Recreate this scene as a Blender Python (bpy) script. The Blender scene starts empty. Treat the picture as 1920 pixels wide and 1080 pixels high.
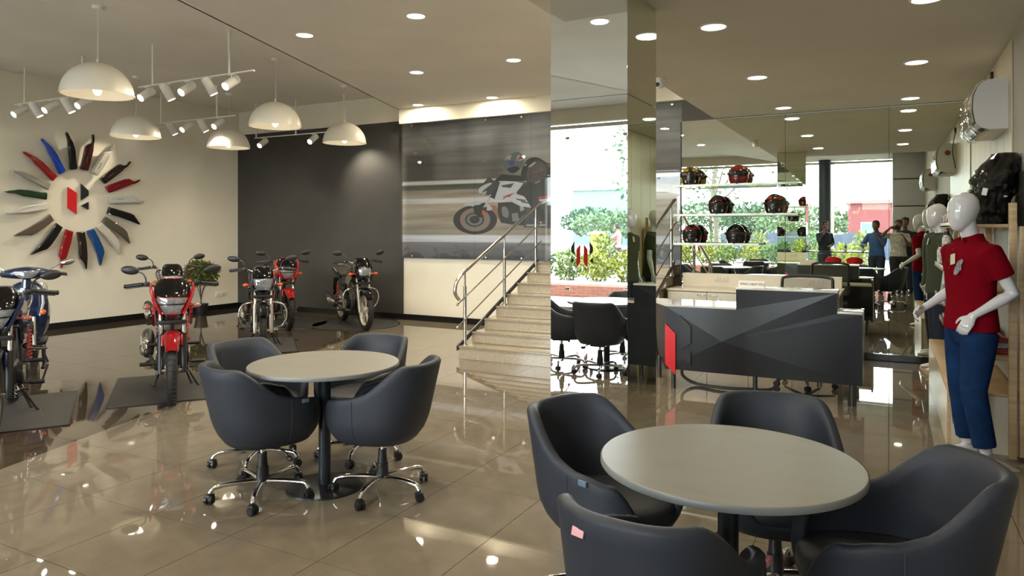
import bpy, bmesh, math, random
from mathutils import Vector, Matrix, noise
random.seed(7)
PI = math.pi
C = bpy.context.scene.collection
# ------------------------------------------------------------------ camera, sky, exposure
cam_d = bpy.data.cameras.new('camera'); cam = bpy.data.objects.new('camera', cam_d); C.objects.link(cam)
cam_d.sensor_width = 36; cam_d.lens = 24.96; cam_d.shift_y = -110/1920; cam_d.clip_start = 0.03; cam_d.clip_end = 500
cam.location = (0, 0, 1.56); cam.rotation_euler = (PI/2, 0, math.atan(706/1331))
bpy.context.scene.camera = cam
vs = bpy.context.scene.view_settings
vs.view_transform = 'Standard'; vs.look = 'None'; vs.gamma = 1; vs.use_curve_mapping = False; vs.exposure = 0.12
world = bpy.data.worlds.new('sky'); bpy.context.scene.world = world; world.use_nodes = True
bgn = world.node_tree.nodes['Background']; bgn.inputs[0].default_value = (0.90, 0.96, 1.0, 1); bgn.inputs[1].default_value = 15.0
cy = bpy.context.scene.cycles
cy.max_bounces = 10; cy.diffuse_bounces = 4; cy.glossy_bounces = 7; cy.transmission_bounces = 8; cy.transparent_max_bounces = 16
cy.use_denoising = True; cy.caustics_reflective = True; cy.blur_glossy = 1.0; cy.caustics_refractive = False; cy.sample_clamp_indirect = 8.0
pl = bpy.data.lights.new('window_portal', 'AREA'); pl.shape = 'RECTANGLE'; pl.size = 11.5; pl.size_y = 3.6
pl.cycles.is_portal = True
po = bpy.data.objects.new('window_portal', pl); po.location = (-5.7, -4.42, 1.8); po.rotation_euler = (PI/2, 0, 0); C.objects.link(po)
DOWN_W, LOW_W, PEND_W, SPOT_W = 28.0, 2.5, 3.0, 125.0
WARM = (1.0, 0.88, 0.68)

# ------------------------------------------------------------------ materials
_m = {}
def mat(name, col, rough=0.5, metal=0.0, var=0.0, vscale=8.0, bump=0.0, bscale=60.0, coat=0.0, emit=0.0, alpha=1.0, spec=None, stretch=None):
    if name in _m: return _m[name]
    m = bpy.data.materials.new(name); m.use_nodes = True; nt = m.node_tree; b = nt.nodes['Principled BSDF']
    c = (*col, 1)
    b.inputs['Base Color'].default_value = c; b.inputs['Roughness'].default_value = rough; b.inputs['Metallic'].default_value = metal
    if coat: b.inputs['Coat Weight'].default_value = coat; b.inputs['Coat Roughness'].default_value = 0.03
    if spec is not None: b.inputs['Specular IOR Level'].default_value = spec
    if emit: b.inputs['Emission Color'].default_value = c; b.inputs['Emission Strength'].default_value = emit
    if alpha < 1: b.inputs['Alpha'].default_value = alpha
    if var or bump:
        tc = nt.nodes.new('ShaderNodeTexCoord'); src = tc.outputs['Object']
        if stretch:
            mp = nt.nodes.new('ShaderNodeMapping'); mp.inputs['Scale'].default_value = stretch
            nt.links.new(src, mp.inputs[0]); src = mp.outputs[0]
    if var:
        n = nt.nodes.new('ShaderNodeTexNoise'); n.inputs['Scale'].default_value = vscale; n.inputs['Detail'].default_value = 5
        nt.links.new(src, n.inputs['Vector'])
        r = nt.nodes.new('ShaderNodeValToRGB'); r.color_ramp.elements[0].position = .3; r.color_ramp.elements[1].position = .7
        r.color_ramp.elements[0].color = (*[max(0, x*(1-var)) for x in col], 1); r.color_ramp.elements[1].color = (*[min(1, x*(1+var)) for x in col], 1)
        nt.links.new(n.outputs['Fac'], r.inputs[0]); nt.links.new(r.outputs[0], b.inputs['Base Color'])
    if bump:
        n2 = nt.nodes.new('ShaderNodeTexNoise'); n2.inputs['Scale'].default_value = bscale; n2.inputs['Detail'].default_value = 3
        nt.links.new(src, n2.inputs['Vector'])
        bp = nt.nodes.new('ShaderNodeBump'); bp.inputs['Strength'].default_value = bump; bp.inputs['Distance'].default_value = 0.004
        nt.links.new(n2.outputs['Fac'], bp.inputs['Height']); nt.links.new(bp.outputs[0], b.inputs['Normal'])
    _m[name] = m; return m
def glass(name, tint=(0.93, 0.97, 0.95), refl=1.0):
    if name in _m: return _m[name]
    m = bpy.data.materials.new(name); m.use_nodes = True; nt = m.node_tree; nt.nodes.clear()
    o = nt.nodes.new('ShaderNodeOutputMaterial'); mx = nt.nodes.new('ShaderNodeMixShader'); t = nt.nodes.new('ShaderNodeBsdfTransparent')
    g = nt.nodes.new('ShaderNodeBsdfGlossy'); f = nt.nodes.new('ShaderNodeFresnel'); f.inputs[0].default_value = 1.45
    t.inputs[0].default_value = (*tint, 1); g.inputs['Roughness'].default_value = 0.01
    mm = nt.nodes.new('ShaderNodeMath'); mm.operation = 'MULTIPLY'; mm.inputs[1].default_value = refl
    nt.links.new(f.outputs[0], mm.inputs[0]); nt.links.new(mm.outputs[0], mx.inputs[0])
    nt.links.new(t.outputs[0], mx.inputs[1]); nt.links.new(g.outputs[0], mx.inputs[2]); nt.links.new(mx.outputs[0], o.inputs[0])
    _m[name] = m; return m
def vcol(name, rough=0.35):
    if name in _m: return _m[name]
    m = bpy.data.materials.new(name); m.use_nodes = True; nt = m.node_tree; b = nt.nodes['Principled BSDF']
    a = nt.nodes.new('ShaderNodeVertexColor'); a.layer_name = 'ink'; nt.links.new(a.outputs[0], b.inputs['Base Color']); b.inputs['Roughness'].default_value = rough
    _m[name] = m; return m

# ------------------------------------------------------------------ geometry helpers
def V(*a): return Vector(a)
def nb(): return bmesh.new()
def _as(bm, geo, M):
    vs_ = [g for g in geo if isinstance(g, bmesh.types.BMVert)]
    if M is not None: bmesh.ops.transform(bm, matrix=M, verts=vs_)
    return vs_
def T(loc=(0,0,0), rot=(0,0,0), sc=(1,1,1)):
    from mathutils import Euler
    return Matrix.Translation(Vector(loc)) @ Euler(rot).to_matrix().to_4x4() @ Matrix.Diagonal((*sc, 1))
def box(bm, c, s, rot=(0,0,0), bev=0.0, M=None, seg=2):
    r = bmesh.ops.create_cube(bm, size=1.0); v = r['verts']
    bmesh.ops.scale(bm, vec=s, verts=v)
    if bev:
        es = list({e for x in v for e in x.link_edges})
        rr = bmesh.ops.bevel(bm, geom=es, offset=bev, segments=seg, affect='EDGES', profile=0.6)
        v = list({x for f in rr['faces'] for x in f.verts} | {x for x in v if x.is_valid})
    MM = T(c, rot)
    if M is not None: MM = M @ MM
    bmesh.ops.transform(bm, matrix=MM, verts=v); return v
def ell(bm, c, r, rot=(0,0,0), u=16, v=10, M=None):
    q = bmesh.ops.create_uvsphere(bm, u_segments=u, v_segments=v, radius=1.0)['verts']
    MM = T(c, rot, r)
    if M is not None: MM = M @ MM
    bmesh.ops.transform(bm, matrix=MM, verts=q); return q
def rings(bm, rs, closed=True, cap=True, loop=False):
    L = [[bm.verts.new(p) for p in r] for r in rs]; n = len(L[0])
    pairs = list(zip(L, L[1:])) + ([(L[-1], L[0])] if loop else [])
    for a, b in pairs:
        for i in range(n if closed else n-1):
            j = (i+1) % n
            try: bm.faces.new((a[i], a[j], b[j], b[i]))
            except ValueError: pass
    if cap and closed and not loop:
        try: bm.faces.new(L[0][::-1]); bm.faces.new(L[-1])
        except ValueError: pass
    return L
def loft(bm, st, seg=12, side=None, cap=True, p=2.0):
    """st: list of (point, r1, r2). r1 along 'side', r2 along the other."""
    pts = [Vector(s[0]) for s in st]; out = []; prev = None
    for i, s in enumerate(st):
        if i == 0: t = pts[1]-pts[0]
        elif i == len(st)-1: t = pts[-1]-pts[-2]
        else: t = (pts[i+1]-pts[i]).normalized()+(pts[i]-pts[i-1]).normalized()
        if t.length < 1e-9: t = Vector((0,0,1))
        t.normalize()
        ref = Vector(side) if side else (prev if prev is not None else (Vector((0,1,0)) if abs(t.y) < .9 else Vector((1,0,0))))
        a = ref - t*ref.dot(t)
        if a.length < 1e-6: a = t.orthogonal()
        a.normalize(); b = t.cross(a); prev = a
        r1 = s[1]; r2 = s[2] if len(s) > 2 else s[1]
        rg = []
        for k in range(seg):
            th = 2*PI*k/seg; c, n = math.cos(th), math.sin(th)
            if p != 2.0:
                c = math.copysign(abs(c)**(2/p), c); n = math.copysign(abs(n)**(2/p), n)
            rg.append(pts[i]+a*(c*r1)+b*(n*r2))
        out.append(rg)
    rings(bm, out, cap=cap)
def smoothpts(pts, n=4):
    P = [Vector(p) for p in pts]; 
    if len(P) < 3: return P
    out = []
    for i in range(len(P)-1):
        p0 = P[max(i-1,0)]; p1 = P[i]; p2 = P[i+1]; p3 = P[min(i+2, len(P)-1)]
        for k in range(n):
            t = k/n
            out.append(.5*((2*p1)+(p2-p0)*t+(2*p0-5*p1+4*p2-p3)*t*t+(3*p1-p0-3*p2+p3)*t**3))
    out.append(P[-1]); return out
def tube(bm, pts, r, seg=8, sm=4, cap=True):
    P = smoothpts(pts, sm) if sm > 1 else [Vector(p) for p in pts]
    loft(bm, [(p, r, r) for p in P], seg=seg, cap=cap)
def cyl(bm, a, b, r0, r1=None, seg=16, cap=True):
    r1 = r0 if r1 is None else r1
    loft(bm, [(a, r0, r0), (b, r1, r1)], seg=seg, cap=cap)
def lathe(bm, prof, seg=32, M=None, cap=False):
    """profile (r,z) about z"""
    rs = [[Vector((r*math.cos(2*PI*k/seg), r*math.sin(2*PI*k/seg), z)) for k in range(seg)] for r, z in prof]
    if M is not None: rs = [[M @ p for p in r] for r in rs]
    rings(bm, rs, cap=cap)
def prism(bm, poly, o, ax, ay, az, bev=0.0):
    """poly 2D points, placed at o + x*ax + y*ay, thickness vector az"""
    o, ax, ay, az = Vector(o), Vector(ax), Vector(ay), Vector(az)
    v = [bm.verts.new(o+ax*x+ay*y) for x, y in poly]; f = bm.faces.new(v)
    r = bmesh.ops.extrude_face_region(bm, geom=[f]); nv = [g for g in r['geom'] if isinstance(g, bmesh.types.BMVert)]
    bmesh.ops.translate(bm, vec=az, verts=nv)
    if bev:
        es = list({e for x in nv for e in x.link_edges if e.verts[0] in nv and e.verts[1] in nv})
        bmesh.ops.bevel(bm, geom=es, offset=bev, segments=2, affect='EDGES')
def quad(bm, *ps):
    return bm.faces.new([bm.verts.new(p) for p in ps])
def mesh(name, bm, m, smooth=True, angle=40):
    bmesh.ops.recalc_face_normals(bm, faces=bm.faces[:])
    me = bpy.data.meshes.new(name); 
    if smooth:
        for f in bm.faces: f.smooth = True
        lim = math.radians(angle)
        for e in bm.edges:
            if len(e.link_faces) == 2 and e.calc_face_angle(0) > lim: e.smooth = False
    bm.to_mesh(me); bm.free(); me.materials.append(m); return me
def obj(name, bm, m, parent=None, smooth=True, angle=40, loc=None):
    o = bpy.data.objects.new(name, mesh(name, bm, m, smooth, angle) if isinstance(bm, bmesh.types.BMesh) else bm)
    C.objects.link(o)
    if parent is not None: o.parent = parent
    if loc is not None: o.location = loc
    return o
def tag(o, label, cat, group=None, kind=None):
    if label: o['label'] = label
    if cat: o['category'] = cat
    if group: o['group'] = group
    if kind: o['kind'] = kind
    return o
def thing(name, label, cat, loc=(0,0,0), rz=0, group=None):
    o = bpy.data.objects.new(name, None); C.objects.link(o); o.location = loc; o.rotation_euler = (0,0,rz); o.empty_display_size = .1
    return tag(o, label, cat, group)
def struct(name, bm, m, label=None, smooth=False):
    o = obj(name, bm, m, smooth=smooth); o['kind'] = 'structure'
    if label: o['label'] = label
    return o
kids = {}
def dup(root, loc, rz=None, label=None, group=None):
    def cp(o, par):
        c = o.copy(); C.objects.link(c)
        if par is not None: c.parent = par
        for ch in list(o.children): cp(ch, c)
        return c
    r = cp(root, None); r.location = loc
    if rz is not None: r.rotation_euler = (0,0,rz)
    if label: r['label'] = label
    if group: r['group'] = group
    return r
def text(name, s, size, m, parent, loc, rot, ext=0.0005, sx=1.0, align='CENTER'):
    cu = bpy.data.curves.new(name, 'FONT'); cu.body = s; cu.size = size; cu.extrude = ext; cu.align_x = align; cu.align_y = 'CENTER'
    cu.materials.append(m); tmp = bpy.data.objects.new('lettering_curve', cu); C.objects.link(tmp); bpy.context.view_layer.update(); me = bpy.data.meshes.new_from_object(tmp.evaluated_get(bpy.context.evaluated_depsgraph_get())); bpy.data.objects.remove(tmp); me.name = name; o = bpy.data.objects.new(name, me); C.objects.link(o); o.parent = parent; o.location = loc; o.rotation_euler = rot; o.scale = (sx, 1, 1)
    return o

# common materials
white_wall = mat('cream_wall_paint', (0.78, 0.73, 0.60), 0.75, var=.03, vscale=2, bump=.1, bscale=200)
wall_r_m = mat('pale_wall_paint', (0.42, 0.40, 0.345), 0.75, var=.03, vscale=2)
ceil_m = mat('ceiling_paint', (0.80, 0.76, 0.68), 0.85, var=.04, vscale=1.2)
dark_wall = mat('charcoal_wall_paint', (0.042, 0.040, 0.036), 0.6, var=.1, vscale=3)
black_skirt = mat('black_stone_skirting', (0.008, 0.008, 0.008), 0.2)
mirror_m = mat('mirror_silver', (0.80, 0.84, 0.74), 0.0, 1.0)
mirror_b = mat('bright_mirror_silver', (0.90, 0.92, 0.91), 0.0, 1.0)
chrome = mat('chrome', (0.85, 0.85, 0.86), 0.08, 1.0)
steel = mat('brushed_steel', (0.62, 0.60, 0.56), 0.22, 1.0)
blackp = mat('black_plastic', (0.012, 0.012, 0.013), 0.4)
blackg = mat('gloss_black_paint', (0.006, 0.006, 0.007), 0.12, coat=1)
rubber = mat('tyre_rubber', (0.012, 0.011, 0.010), 0.65, bump=.4, bscale=90)
leather = mat('grey_leatherette', (0.022, 0.026, 0.036), 0.52, var=.08, vscale=5, bump=.25, bscale=420, spec=.35)
leather_shade = mat('grey_leatherette_shaded', (0.016, 0.018, 0.022), 0.5, var=.08, vscale=5, bump=.25, bscale=420)  # same leather, darkened for the shade inside the tub
white_pl = mat('white_plastic', (0.78, 0.77, 0.72), 0.35)
white_metal = mat('white_powder_coat', (0.72, 0.68, 0.58), 0.4)
wood = mat('pale_birch_wood', (0.52, 0.36, 0.19), 0.42, var=.18, vscale=3, stretch=(1,1,14))
cream_lam = mat('cream_laminate', (0.62, 0.56, 0.44), 0.3, var=.06, vscale=4, stretch=(1,8,1))
red_paint = mat('red_metallic_paint', (0.42, 0.004, 0.010), 0.18, coat=1)
blue_paint = mat('deep_blue_metallic_paint', (0.005, 0.016, 0.055), 0.2, coat=1)
logo_red = mat('emblem_red', (0.62, 0.008, 0.014), 0.3)
logo_blk = mat('emblem_black', (0.010, 0.014, 0.016), 0.3)
skin_m = mat('skin', (0.16, 0.075, 0.045), 0.5, var=.08)
hair_m = mat('black_hair', (0.006, 0.005, 0.005), 0.6, bump=.5, bscale=90)
emit_w = mat('lamp_diffuser', (1.0, 0.93, 0.80), 0.5, emit=7.0)
bulb_m = mat('lamp_bulb', (1.0, 0.94, 0.82), 0.5, emit=14.0)
bulb_soft = mat('frosted_bulb', (1.0, 0.90, 0.72), 0.5, emit=1.0)

# ------------------------------------------------------------------ room shell
XR, XL, YB, YM, YF = 0.83, -11.5, 10.0, 9.5, -4.5
def clip(poly, a, b, c):      # keep a*x+b*y+c >= 0
    out = []
    for i in range(len(poly)):
        p, q = poly[i], poly[(i+1) % len(poly)]
        dp = a*p[0]+b*p[1]+c; dq = a*q[0]+b*q[1]+c
        if dp >= 0: out.append(p)
        if (dp >= 0) != (dq >= 0):
            t = dp/(dp-dq); out.append((p[0]+(q[0]-p[0])*t, p[1]+(q[1]-p[1])*t))
    return out
# diagonal through (-7.5,10) and (-5.06,2.4): a*x+b*y+c>=0 on the light (right) side
DA, DB = 1.0, 0.321; DC = 7.5 - DB*10.0
bm = nb(); box(bm, ((XL+XR)/2, (YF+YB)/2, -.06), (XR-XL+.6, YB-YF+.6, .10)); 
floor = struct('floor', bm, mat('tile_grout', (0.10, 0.075, 0.05), 0.7))
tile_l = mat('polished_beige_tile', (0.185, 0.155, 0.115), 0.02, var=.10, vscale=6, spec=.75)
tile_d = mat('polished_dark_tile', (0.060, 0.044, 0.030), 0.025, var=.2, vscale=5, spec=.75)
for tm in (tile_l, tile_d):      # speckled granite grain
    nt = tm.node_tree; b = nt.nodes['Principled BSDF']; ramp = [n for n in nt.nodes if n.type == 'VALTORGB'][0]
    n = nt.nodes.new('ShaderNodeTexNoise'); n.inputs['Scale'].default_value = 260; n.inputs['Detail'].default_value = 2
    g = nt.nodes.new('ShaderNodeNewGeometry'); nt.links.new(g.outputs['Position'], n.inputs['Vector'])
    mr = nt.nodes.new('ShaderNodeMapRange'); mr.inputs[1].default_value = .3; mr.inputs[2].default_value = .7; mr.inputs[3].default_value = .78; mr.inputs[4].default_value = 1.2
    mx = nt.nodes.new('ShaderNodeMix'); mx.data_type = 'RGBA'; mx.blend_type = 'MULTIPLY'; mx.inputs[0].default_value = 1
    nt.links.new(n.outputs[0], mr.inputs[0]); nt.links.new(ramp.outputs[0], mx.inputs[6]); nt.links.new(mr.outputs[0], mx.inputs[7]); nt.links.new(mx.outputs[2], b.inputs['Base Color'])
TS = 0.5925; G = 0.0016
tiles = []
nx0 = int(math.floor(XL/TS)); y0 = 0.1475
for i in range(nx0, 2):
    for j in range(-9, 18):
        xa, xb = i*TS, (i+1)*TS; ya, yb = y0+j*TS, y0+(j+1)*TS
        xa, xb = max(xa, XL), min(xb, XR); ya, yb = max(ya, YF), min(yb, YB)
        if xb-xa < .02 or yb-ya < .02: continue
        q = [(xa+G, ya+G), (xb-G, ya+G), (xb-G, yb-G), (xa+G, yb-G)]
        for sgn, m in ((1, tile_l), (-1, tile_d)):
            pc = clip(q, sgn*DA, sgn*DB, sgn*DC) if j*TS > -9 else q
            if len(pc) < 3: continue
            cx = sum(p[0] for p in pc)/len(pc); cyy = sum(p[1] for p in pc)/len(pc)
            dep = -.4685*cx+.8835*cyy; lat = .8835*cx+.4685*cyy
            vis = dep > .8 and abs(lat/dep) < .80 and not (cyy > YM and cx > -2.4)
            tiles.append((dep if vis else 50+abs(cyy), pc, m, vis, abs(len(pc)-4) < 1 and abs((pc[2][0]-pc[0][0])-TS+2*G) < 1e-4 and abs((pc[2][1]-pc[0][1])-TS+2*G) < 1e-4))
tiles.sort(key=lambda t: t[0])
shared = {}
rest = {tile_l.name: nb(), tile_d.name: nb()}
nt_ = 0
for d, pc, m, vis, full in tiles:
    if vis and nt_ < 296:
        nt_ += 1
        if full:
            o0 = pc[0]
            if m.name not in shared:
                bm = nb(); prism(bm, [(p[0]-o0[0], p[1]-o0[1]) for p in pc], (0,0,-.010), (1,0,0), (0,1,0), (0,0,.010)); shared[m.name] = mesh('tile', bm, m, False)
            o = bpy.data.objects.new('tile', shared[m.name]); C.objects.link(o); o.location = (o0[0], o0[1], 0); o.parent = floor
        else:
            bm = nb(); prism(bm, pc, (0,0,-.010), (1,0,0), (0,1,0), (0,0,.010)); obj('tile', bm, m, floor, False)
    else:
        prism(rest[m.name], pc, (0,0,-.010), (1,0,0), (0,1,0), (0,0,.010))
for k, bm in rest.items():
    o = obj('tiles_beyond', bm, _m[k], floor, False); o['kind'] = 'stuff'

bm = nb(); box(bm, (XL-.1, (YF+YB)/2, 2.0), (.2, YB-YF+.4, 4.2)); wl = struct('wall_left', bm, white_wall)
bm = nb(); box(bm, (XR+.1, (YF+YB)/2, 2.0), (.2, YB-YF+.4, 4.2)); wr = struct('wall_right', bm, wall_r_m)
bm = nb(); box(bm, ((XL+XR)/2, YB+.1, 2.0), (XR-XL, .2, 4.2)); wb = struct('wall_back', bm, white_wall)
bm = nb(); box(bm, ((XL-7.43)/2, YB-.012, 1.70), (-7.43-XL, .024, 3.40)); struct('wall_back_charcoal', bm, dark_wall, 'charcoal painted part of the back wall behind the motorcycles')
bm = nb(); box(bm, ((-7.43-2.4)/2, YB-.07, 3.50), (5.03, .14, .26), bev=.004); struct('trim_1', bm, white_wall, 'cream beam above the glazed poster')
bm = nb(); box(bm, ((XL-7.43)/2, YB-.02, 3.42), (-7.43-XL, .05, .025)); struct('trim_2', bm, mat('dark_trim', (.03,.03,.028), .4))
# baseboards
bm = nb(); box(bm, (XL+.008, (YF+YB)/2, .05), (.016, YB-YF, .10)); struct('baseboard_left', bm, black_skirt)
bm = nb(); box(bm, ((XL-4.65)/2, YB-.032, .05), (-4.65-XL, .016, .10)); struct('baseboard_back', bm, black_skirt)
bm = nb(); box(bm, (XR-.008, 1.0, .05), (.016, 10, .10)); struct('baseboard_right', bm, black_skirt)
# ceilings: high part over the motorcycles, middle part, low part over the desk
ceil_dim = mat('ceiling_paint_dim', (0.62, 0.585, 0.50), 0.85, var=.04, vscale=1.2)  # ceiling paint darkened to stand in for the weaker light over the desk
def slab(name, poly, z, label, th=.06, cm=None):
    bm = nb(); prism(bm, poly, (0,0,z), (1,0,0), (0,1,0), (0,0,th)); return struct(name, bm, cm or ceil_m, label)
full = [(XL, YF), (XR, YF), (XR, YB), (XL, YB)]
slab('ceiling', clip(full, -DA, -DB, -DC), 3.90, 'high ceiling over the motorcycles')
mid = clip(full, DA, DB, DC)
slab('ceiling', clip(mid, -1, 0, -2.03), 3.62, 'middle ceiling with downlights')
slab('ceiling', [(-2.03, YF), (XR, YF), (XR, 3.6), (-2.03, 3.6)], 3.62, 'ceiling by the windows')
slab('ceiling', [(-2.03, 3.6), (XR, 3.6), (XR, YM), (-2.03, YM)], 3.02, 'low ceiling over the reception desk', cm=ceil_dim)
bm = nb()
box(bm, (-2.02, (3.6+YM)/2, 3.33), (.02, YM-3.6, .60)); box(bm, ((-2.03+XR)/2, 3.61, 3.33), (XR+2.03, .02, .60)); struct('trim_3', bm, ceil_m, 'step between the low and the middle ceiling')
bm = nb()
dx = lambda y: -(DB*y+DC)/DA
prism(bm, [(dx(YF), YF), (dx(YB), YB), (dx(YB)+.02, YB), (dx(YF)+.02, YF)], (0,0,3.62), (1,0,0), (0,1,0), (0,0,.30)); struct('trim_4', bm, ceil_m, 'step between the high and the middle ceiling')
# mirror wall behind the desk
bm = nb(); box(bm, ((-2.46+XR)/2, YM+.25, 1.6), (XR+2.46, .46, 3.4)); mw = struct('wall_mirror', bm, dark_wall, 'wall behind the desk clad in mirror')
xs = [-2.46, -1.15, .005, XR]
for a, b in zip(xs, xs[1:]):
    bm = nb(); box(bm, ((a+b)/2, YM+.012, 1.545), (b-a-.004, .012, 2.93), bev=.001, seg=1); obj('mirror_panel', bm, mirror_m, mw, False)
bm = nb(); box(bm, ((-2.46+XR)/2, YM, .045), (XR+2.46, .03, .07)); obj('base_strip', bm, black_skirt, mw, False)
bm = nb(); box(bm, (-2.468, YM+.2, 1.5), (.012, .42, 3.0)); obj('edge_strip', bm, blackp, mw, False)
# column clad in mirror, turned a little
CRZ = math.radians(-1.1)
col = thing('column', 'square column clad in mirror glass', None, (-1.382, 4.08, 0), CRZ); col['kind'] = 'structure'
bm = nb(); box(bm, (-.255, .28, 1.51), (.48, .53, 3.02)); obj('core', bm, mat('column_core', (.3,.3,.28), .5), col, False)
for z0, z1 in ((.035, 2.37), (2.374, 3.015)):
    zc, h = (z0+z1)/2, z1-z0
    bm = nb(); box(bm, (-.255, .006, zc), (.506, .010, h)); obj('mirror_panel', bm, mirror_b, col, False)
    bm = nb(); box(bm, (-.255, .554, zc), (.506, .010, h)); obj('mirror_panel', bm, mirror_m, col, False)
    bm = nb(); box(bm, (-.005, .28, zc), (.010, .556, h)); obj('mirror_panel', bm, mirror_m, col, False)
    bm = nb(); box(bm, (-.505, .28, zc), (.010, .556, h)); obj('mirror_panel', bm, mirror_m, col, False)
bm = nb(); box(bm, (-.255, .28, .018), (.50, .55, .034)); obj('base_strip', bm, black_skirt, col, False)
# front window wall
wx = [XL, -9.3, -7.1, -5.9, -4.7, -3.2, -1.68, .1]
win = thing('window_1', 'full height glazed shop front', None, (0,YF,0)); win['kind'] = 'structure'
for i, (a, b) in enumerate(zip(wx, wx[1:])):
    bm = nb(); box(bm, ((a+b)/2, 0, 1.78), (b-a-.012, .012, 3.50), bev=.001, seg=1); obj('glass_pane', bm, glass('shopfront_glass', (.97,.985,.98), 1.0), win, False)
bm = nb(); box(bm, ((XL+.1)/2, 0, 3.56), (.1-XL, .06, .07)); obj('top_frame', bm, steel, win, False)
bm = nb(); box(bm, ((XL+.1)/2, 0, .02), (.1-XL, .06, .04)); obj('bottom_frame', bm, steel, win, False)
for x in wx[1:-1]:
    for z in (.4, 3.35):
        bm = nb(); box(bm, (x, 0, z), (.09, .04, .05), bev=.005); obj('patch_fitting', bm, steel, win)
bm = nb(); cyl(bm, (-1.68, YF+.45, 0), (-1.68, YF+.45, 3.62), .17, seg=32); struct('trim_5', bm, mat('dark_blue_column_paint', (.03,.045,.06), .5), 'round dark column by the shop front')
bm = nb(); box(bm, ((XL+XR)/2, YF, 3.76), (XR-XL, .2, .28)); struct('wall_front', bm, white_wall)
# grey panelled pier at the front right
pier = thing('wall_pier', 'grey panelled pier beside the shop front', None, (0,0,0)); pier['kind'] = 'structure'
bm = nb(); box(bm, (.475, -3.3, 1.8), (.71, 2.4, 3.6)); obj('core', bm, blackp, pier, False)
gp = mat('grey_cladding', (.42,.44,.44), .35, var=.04)
for k in range(5):
    bm = nb(); box(bm, (.47, -2.095, .04+.35+k*.71), (.72, .02, .68), bev=.006); obj('panel', bm, gp, pier)
    bm = nb(); box(bm, (.105, -3.3, .04+.35+k*.71), (.02, 2.4, .68), bev=.006); obj('panel', bm, gp, pier)
# ------------------------------------------------------------------ ceiling lights
dl_g = 'round recessed ceiling downlights'
bm = nb(); lathe(bm, [(.084,-.001),(.088,-.007),(.100,-.006),(.106,-.001),(.104,.004)], 32); dl_ring = mesh('ring', bm, white_pl)
bm = nb(); lathe(bm, [(.0001,-.003),(.086,-.003),(.086,.002)], 32); dl_disc = mesh('diffuser', bm, emit_w)
L = bpy.data.lights.new('downlight', 'AREA'); L.shape = 'DISK'; L.size = .16; L.energy = DOWN_W; L.color = WARM
L2 = L.copy(); L2.energy = LOW_W
def downlight(x, y, z, label):
    t = thing('ceiling_downlight', label, 'downlight', (x, y, z), 0, dl_g)
    for n, me in (('ring', dl_ring), ('diffuser', dl_disc)):
        o = bpy.data.objects.new(n, me); C.objects.link(o); o.parent = t
    lo = bpy.data.objects.new('downlight_lamp', L2 if x > -2 else L); C.objects.link(lo); lo.parent = t; lo.location = (0,0,-.012)
rows = ['nearest', 'second', 'third']
for j, y in enumerate((5.20, 7.13, 9.06)):
    downlight(-1.115, y, 3.02, f'round white downlight in the low ceiling, column side, {rows[j]} from the camera')
    downlight(.215, y, 3.02, f'round downlight in the low ceiling on the air conditioner side, {rows[j]} from the camera')
for i, x in enumerate((-2.62, -4.03, -5.47, -6.88)):
    for j, y in enumerate((9.65, 7.64, 5.62, 3.6, 1.6, -.4, -2.4)):
        if DA*x+DB*y+DC < .15 or (x > -4.4 and y > 9): continue
        seen = x < -4 and y > 5
        downlight(x, y, 3.62, f'round downlight in the middle ceiling, {["poster wall", "stair", "pendant"][j]} row, {["", "column end", "centre", "pendant end"][i]}' if seen else f'round middle ceiling downlight outside the frame, {["column","second","third","pendant"][i]} row, {["poster","stair","pendant","column","camera","behind camera","shop front"][j]} rank')
for x in (-1.2, .2):
    for y in (1.8, -.4): downlight(x, y, 3.62, f'round window side ceiling downlight seen only in mirrors, {"near" if y > 0 else "far"} rank, {"wall" if x > 0 else "column"} row')

# ------------------------------------------------------------------ dome pendants
shade_m = mat('cream_enamel_shade', (.72,.68,.58), .35)
def pendant(x, y, label, zr=2.97, zc=3.90):
    t = thing('dome_pendant_lamp', label, 'pendant lamp', (x, y, zr), 0, 'cream dome pendants over the motorcycles')
    R = .345; pr = []
    n = 14
    for k in range(n+1):
        a = PI/2*k/n; pr.append((R*math.cos(a)+.0001, .335*math.sin(a)))
    pr2 = [((R-.006)*math.cos(PI/2*k/n)+.0001, .329*math.sin(PI/2*k/n)) for k in range(n, -1, -1)]
    bm = nb(); lathe(bm, [(R,-.004),(R+.008,-.006),(R+.008,.004)]+pr+pr2+[(R-.006,-.004),(R,-.004)], 48); obj('lamp_shade', bm, shade_m, t)
    bm = nb(); ell(bm, (0,0,.05), (.045,.045,.06)); obj('bulb', bm, bulb_soft, t)
    bm = nb(); cyl(bm, (0,0,.32), (0,0,.37), .018, .010, 12); cyl(bm, (0,0,.10), (0,0,.33), .016, seg=12); obj('lamp_holder', bm, white_metal, t)
    bm = nb(); tube(bm, [(0,0,.36), (0.004,0,.6), (0,0,zc-zr)], .0035, 6); tube(bm, [(.02,0,.36), (.012,0,zc-zr)], .0012, 5, sm=1); obj('cord', bm, white_metal, t)
    bm = nb(); cyl(bm, (0,0,zc-zr-.035), (0,0,zc-zr-.001), .05, .058, 24); obj('canopy', bm, white_pl, t)
    l = bpy.data.lights.new('pendant_bulb', 'POINT'); l.energy = PEND_W; l.color = WARM; l.shadow_soft_size = .10
    lo = bpy.data.objects.new('pendant_bulb', l); C.objects.link(lo); lo.parent = t; lo.location = (0,0,.12)
pendant(-7.33, 4.54, 'largest cream dome pendant, nearest the camera')
pendant(-10.16, 6.89, 'cream dome pendant hanging just in front of the sunburst wall')
pendant(-7.43, 7.08, 'cream dome pendant in the middle, before the charcoal wall corner')
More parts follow.
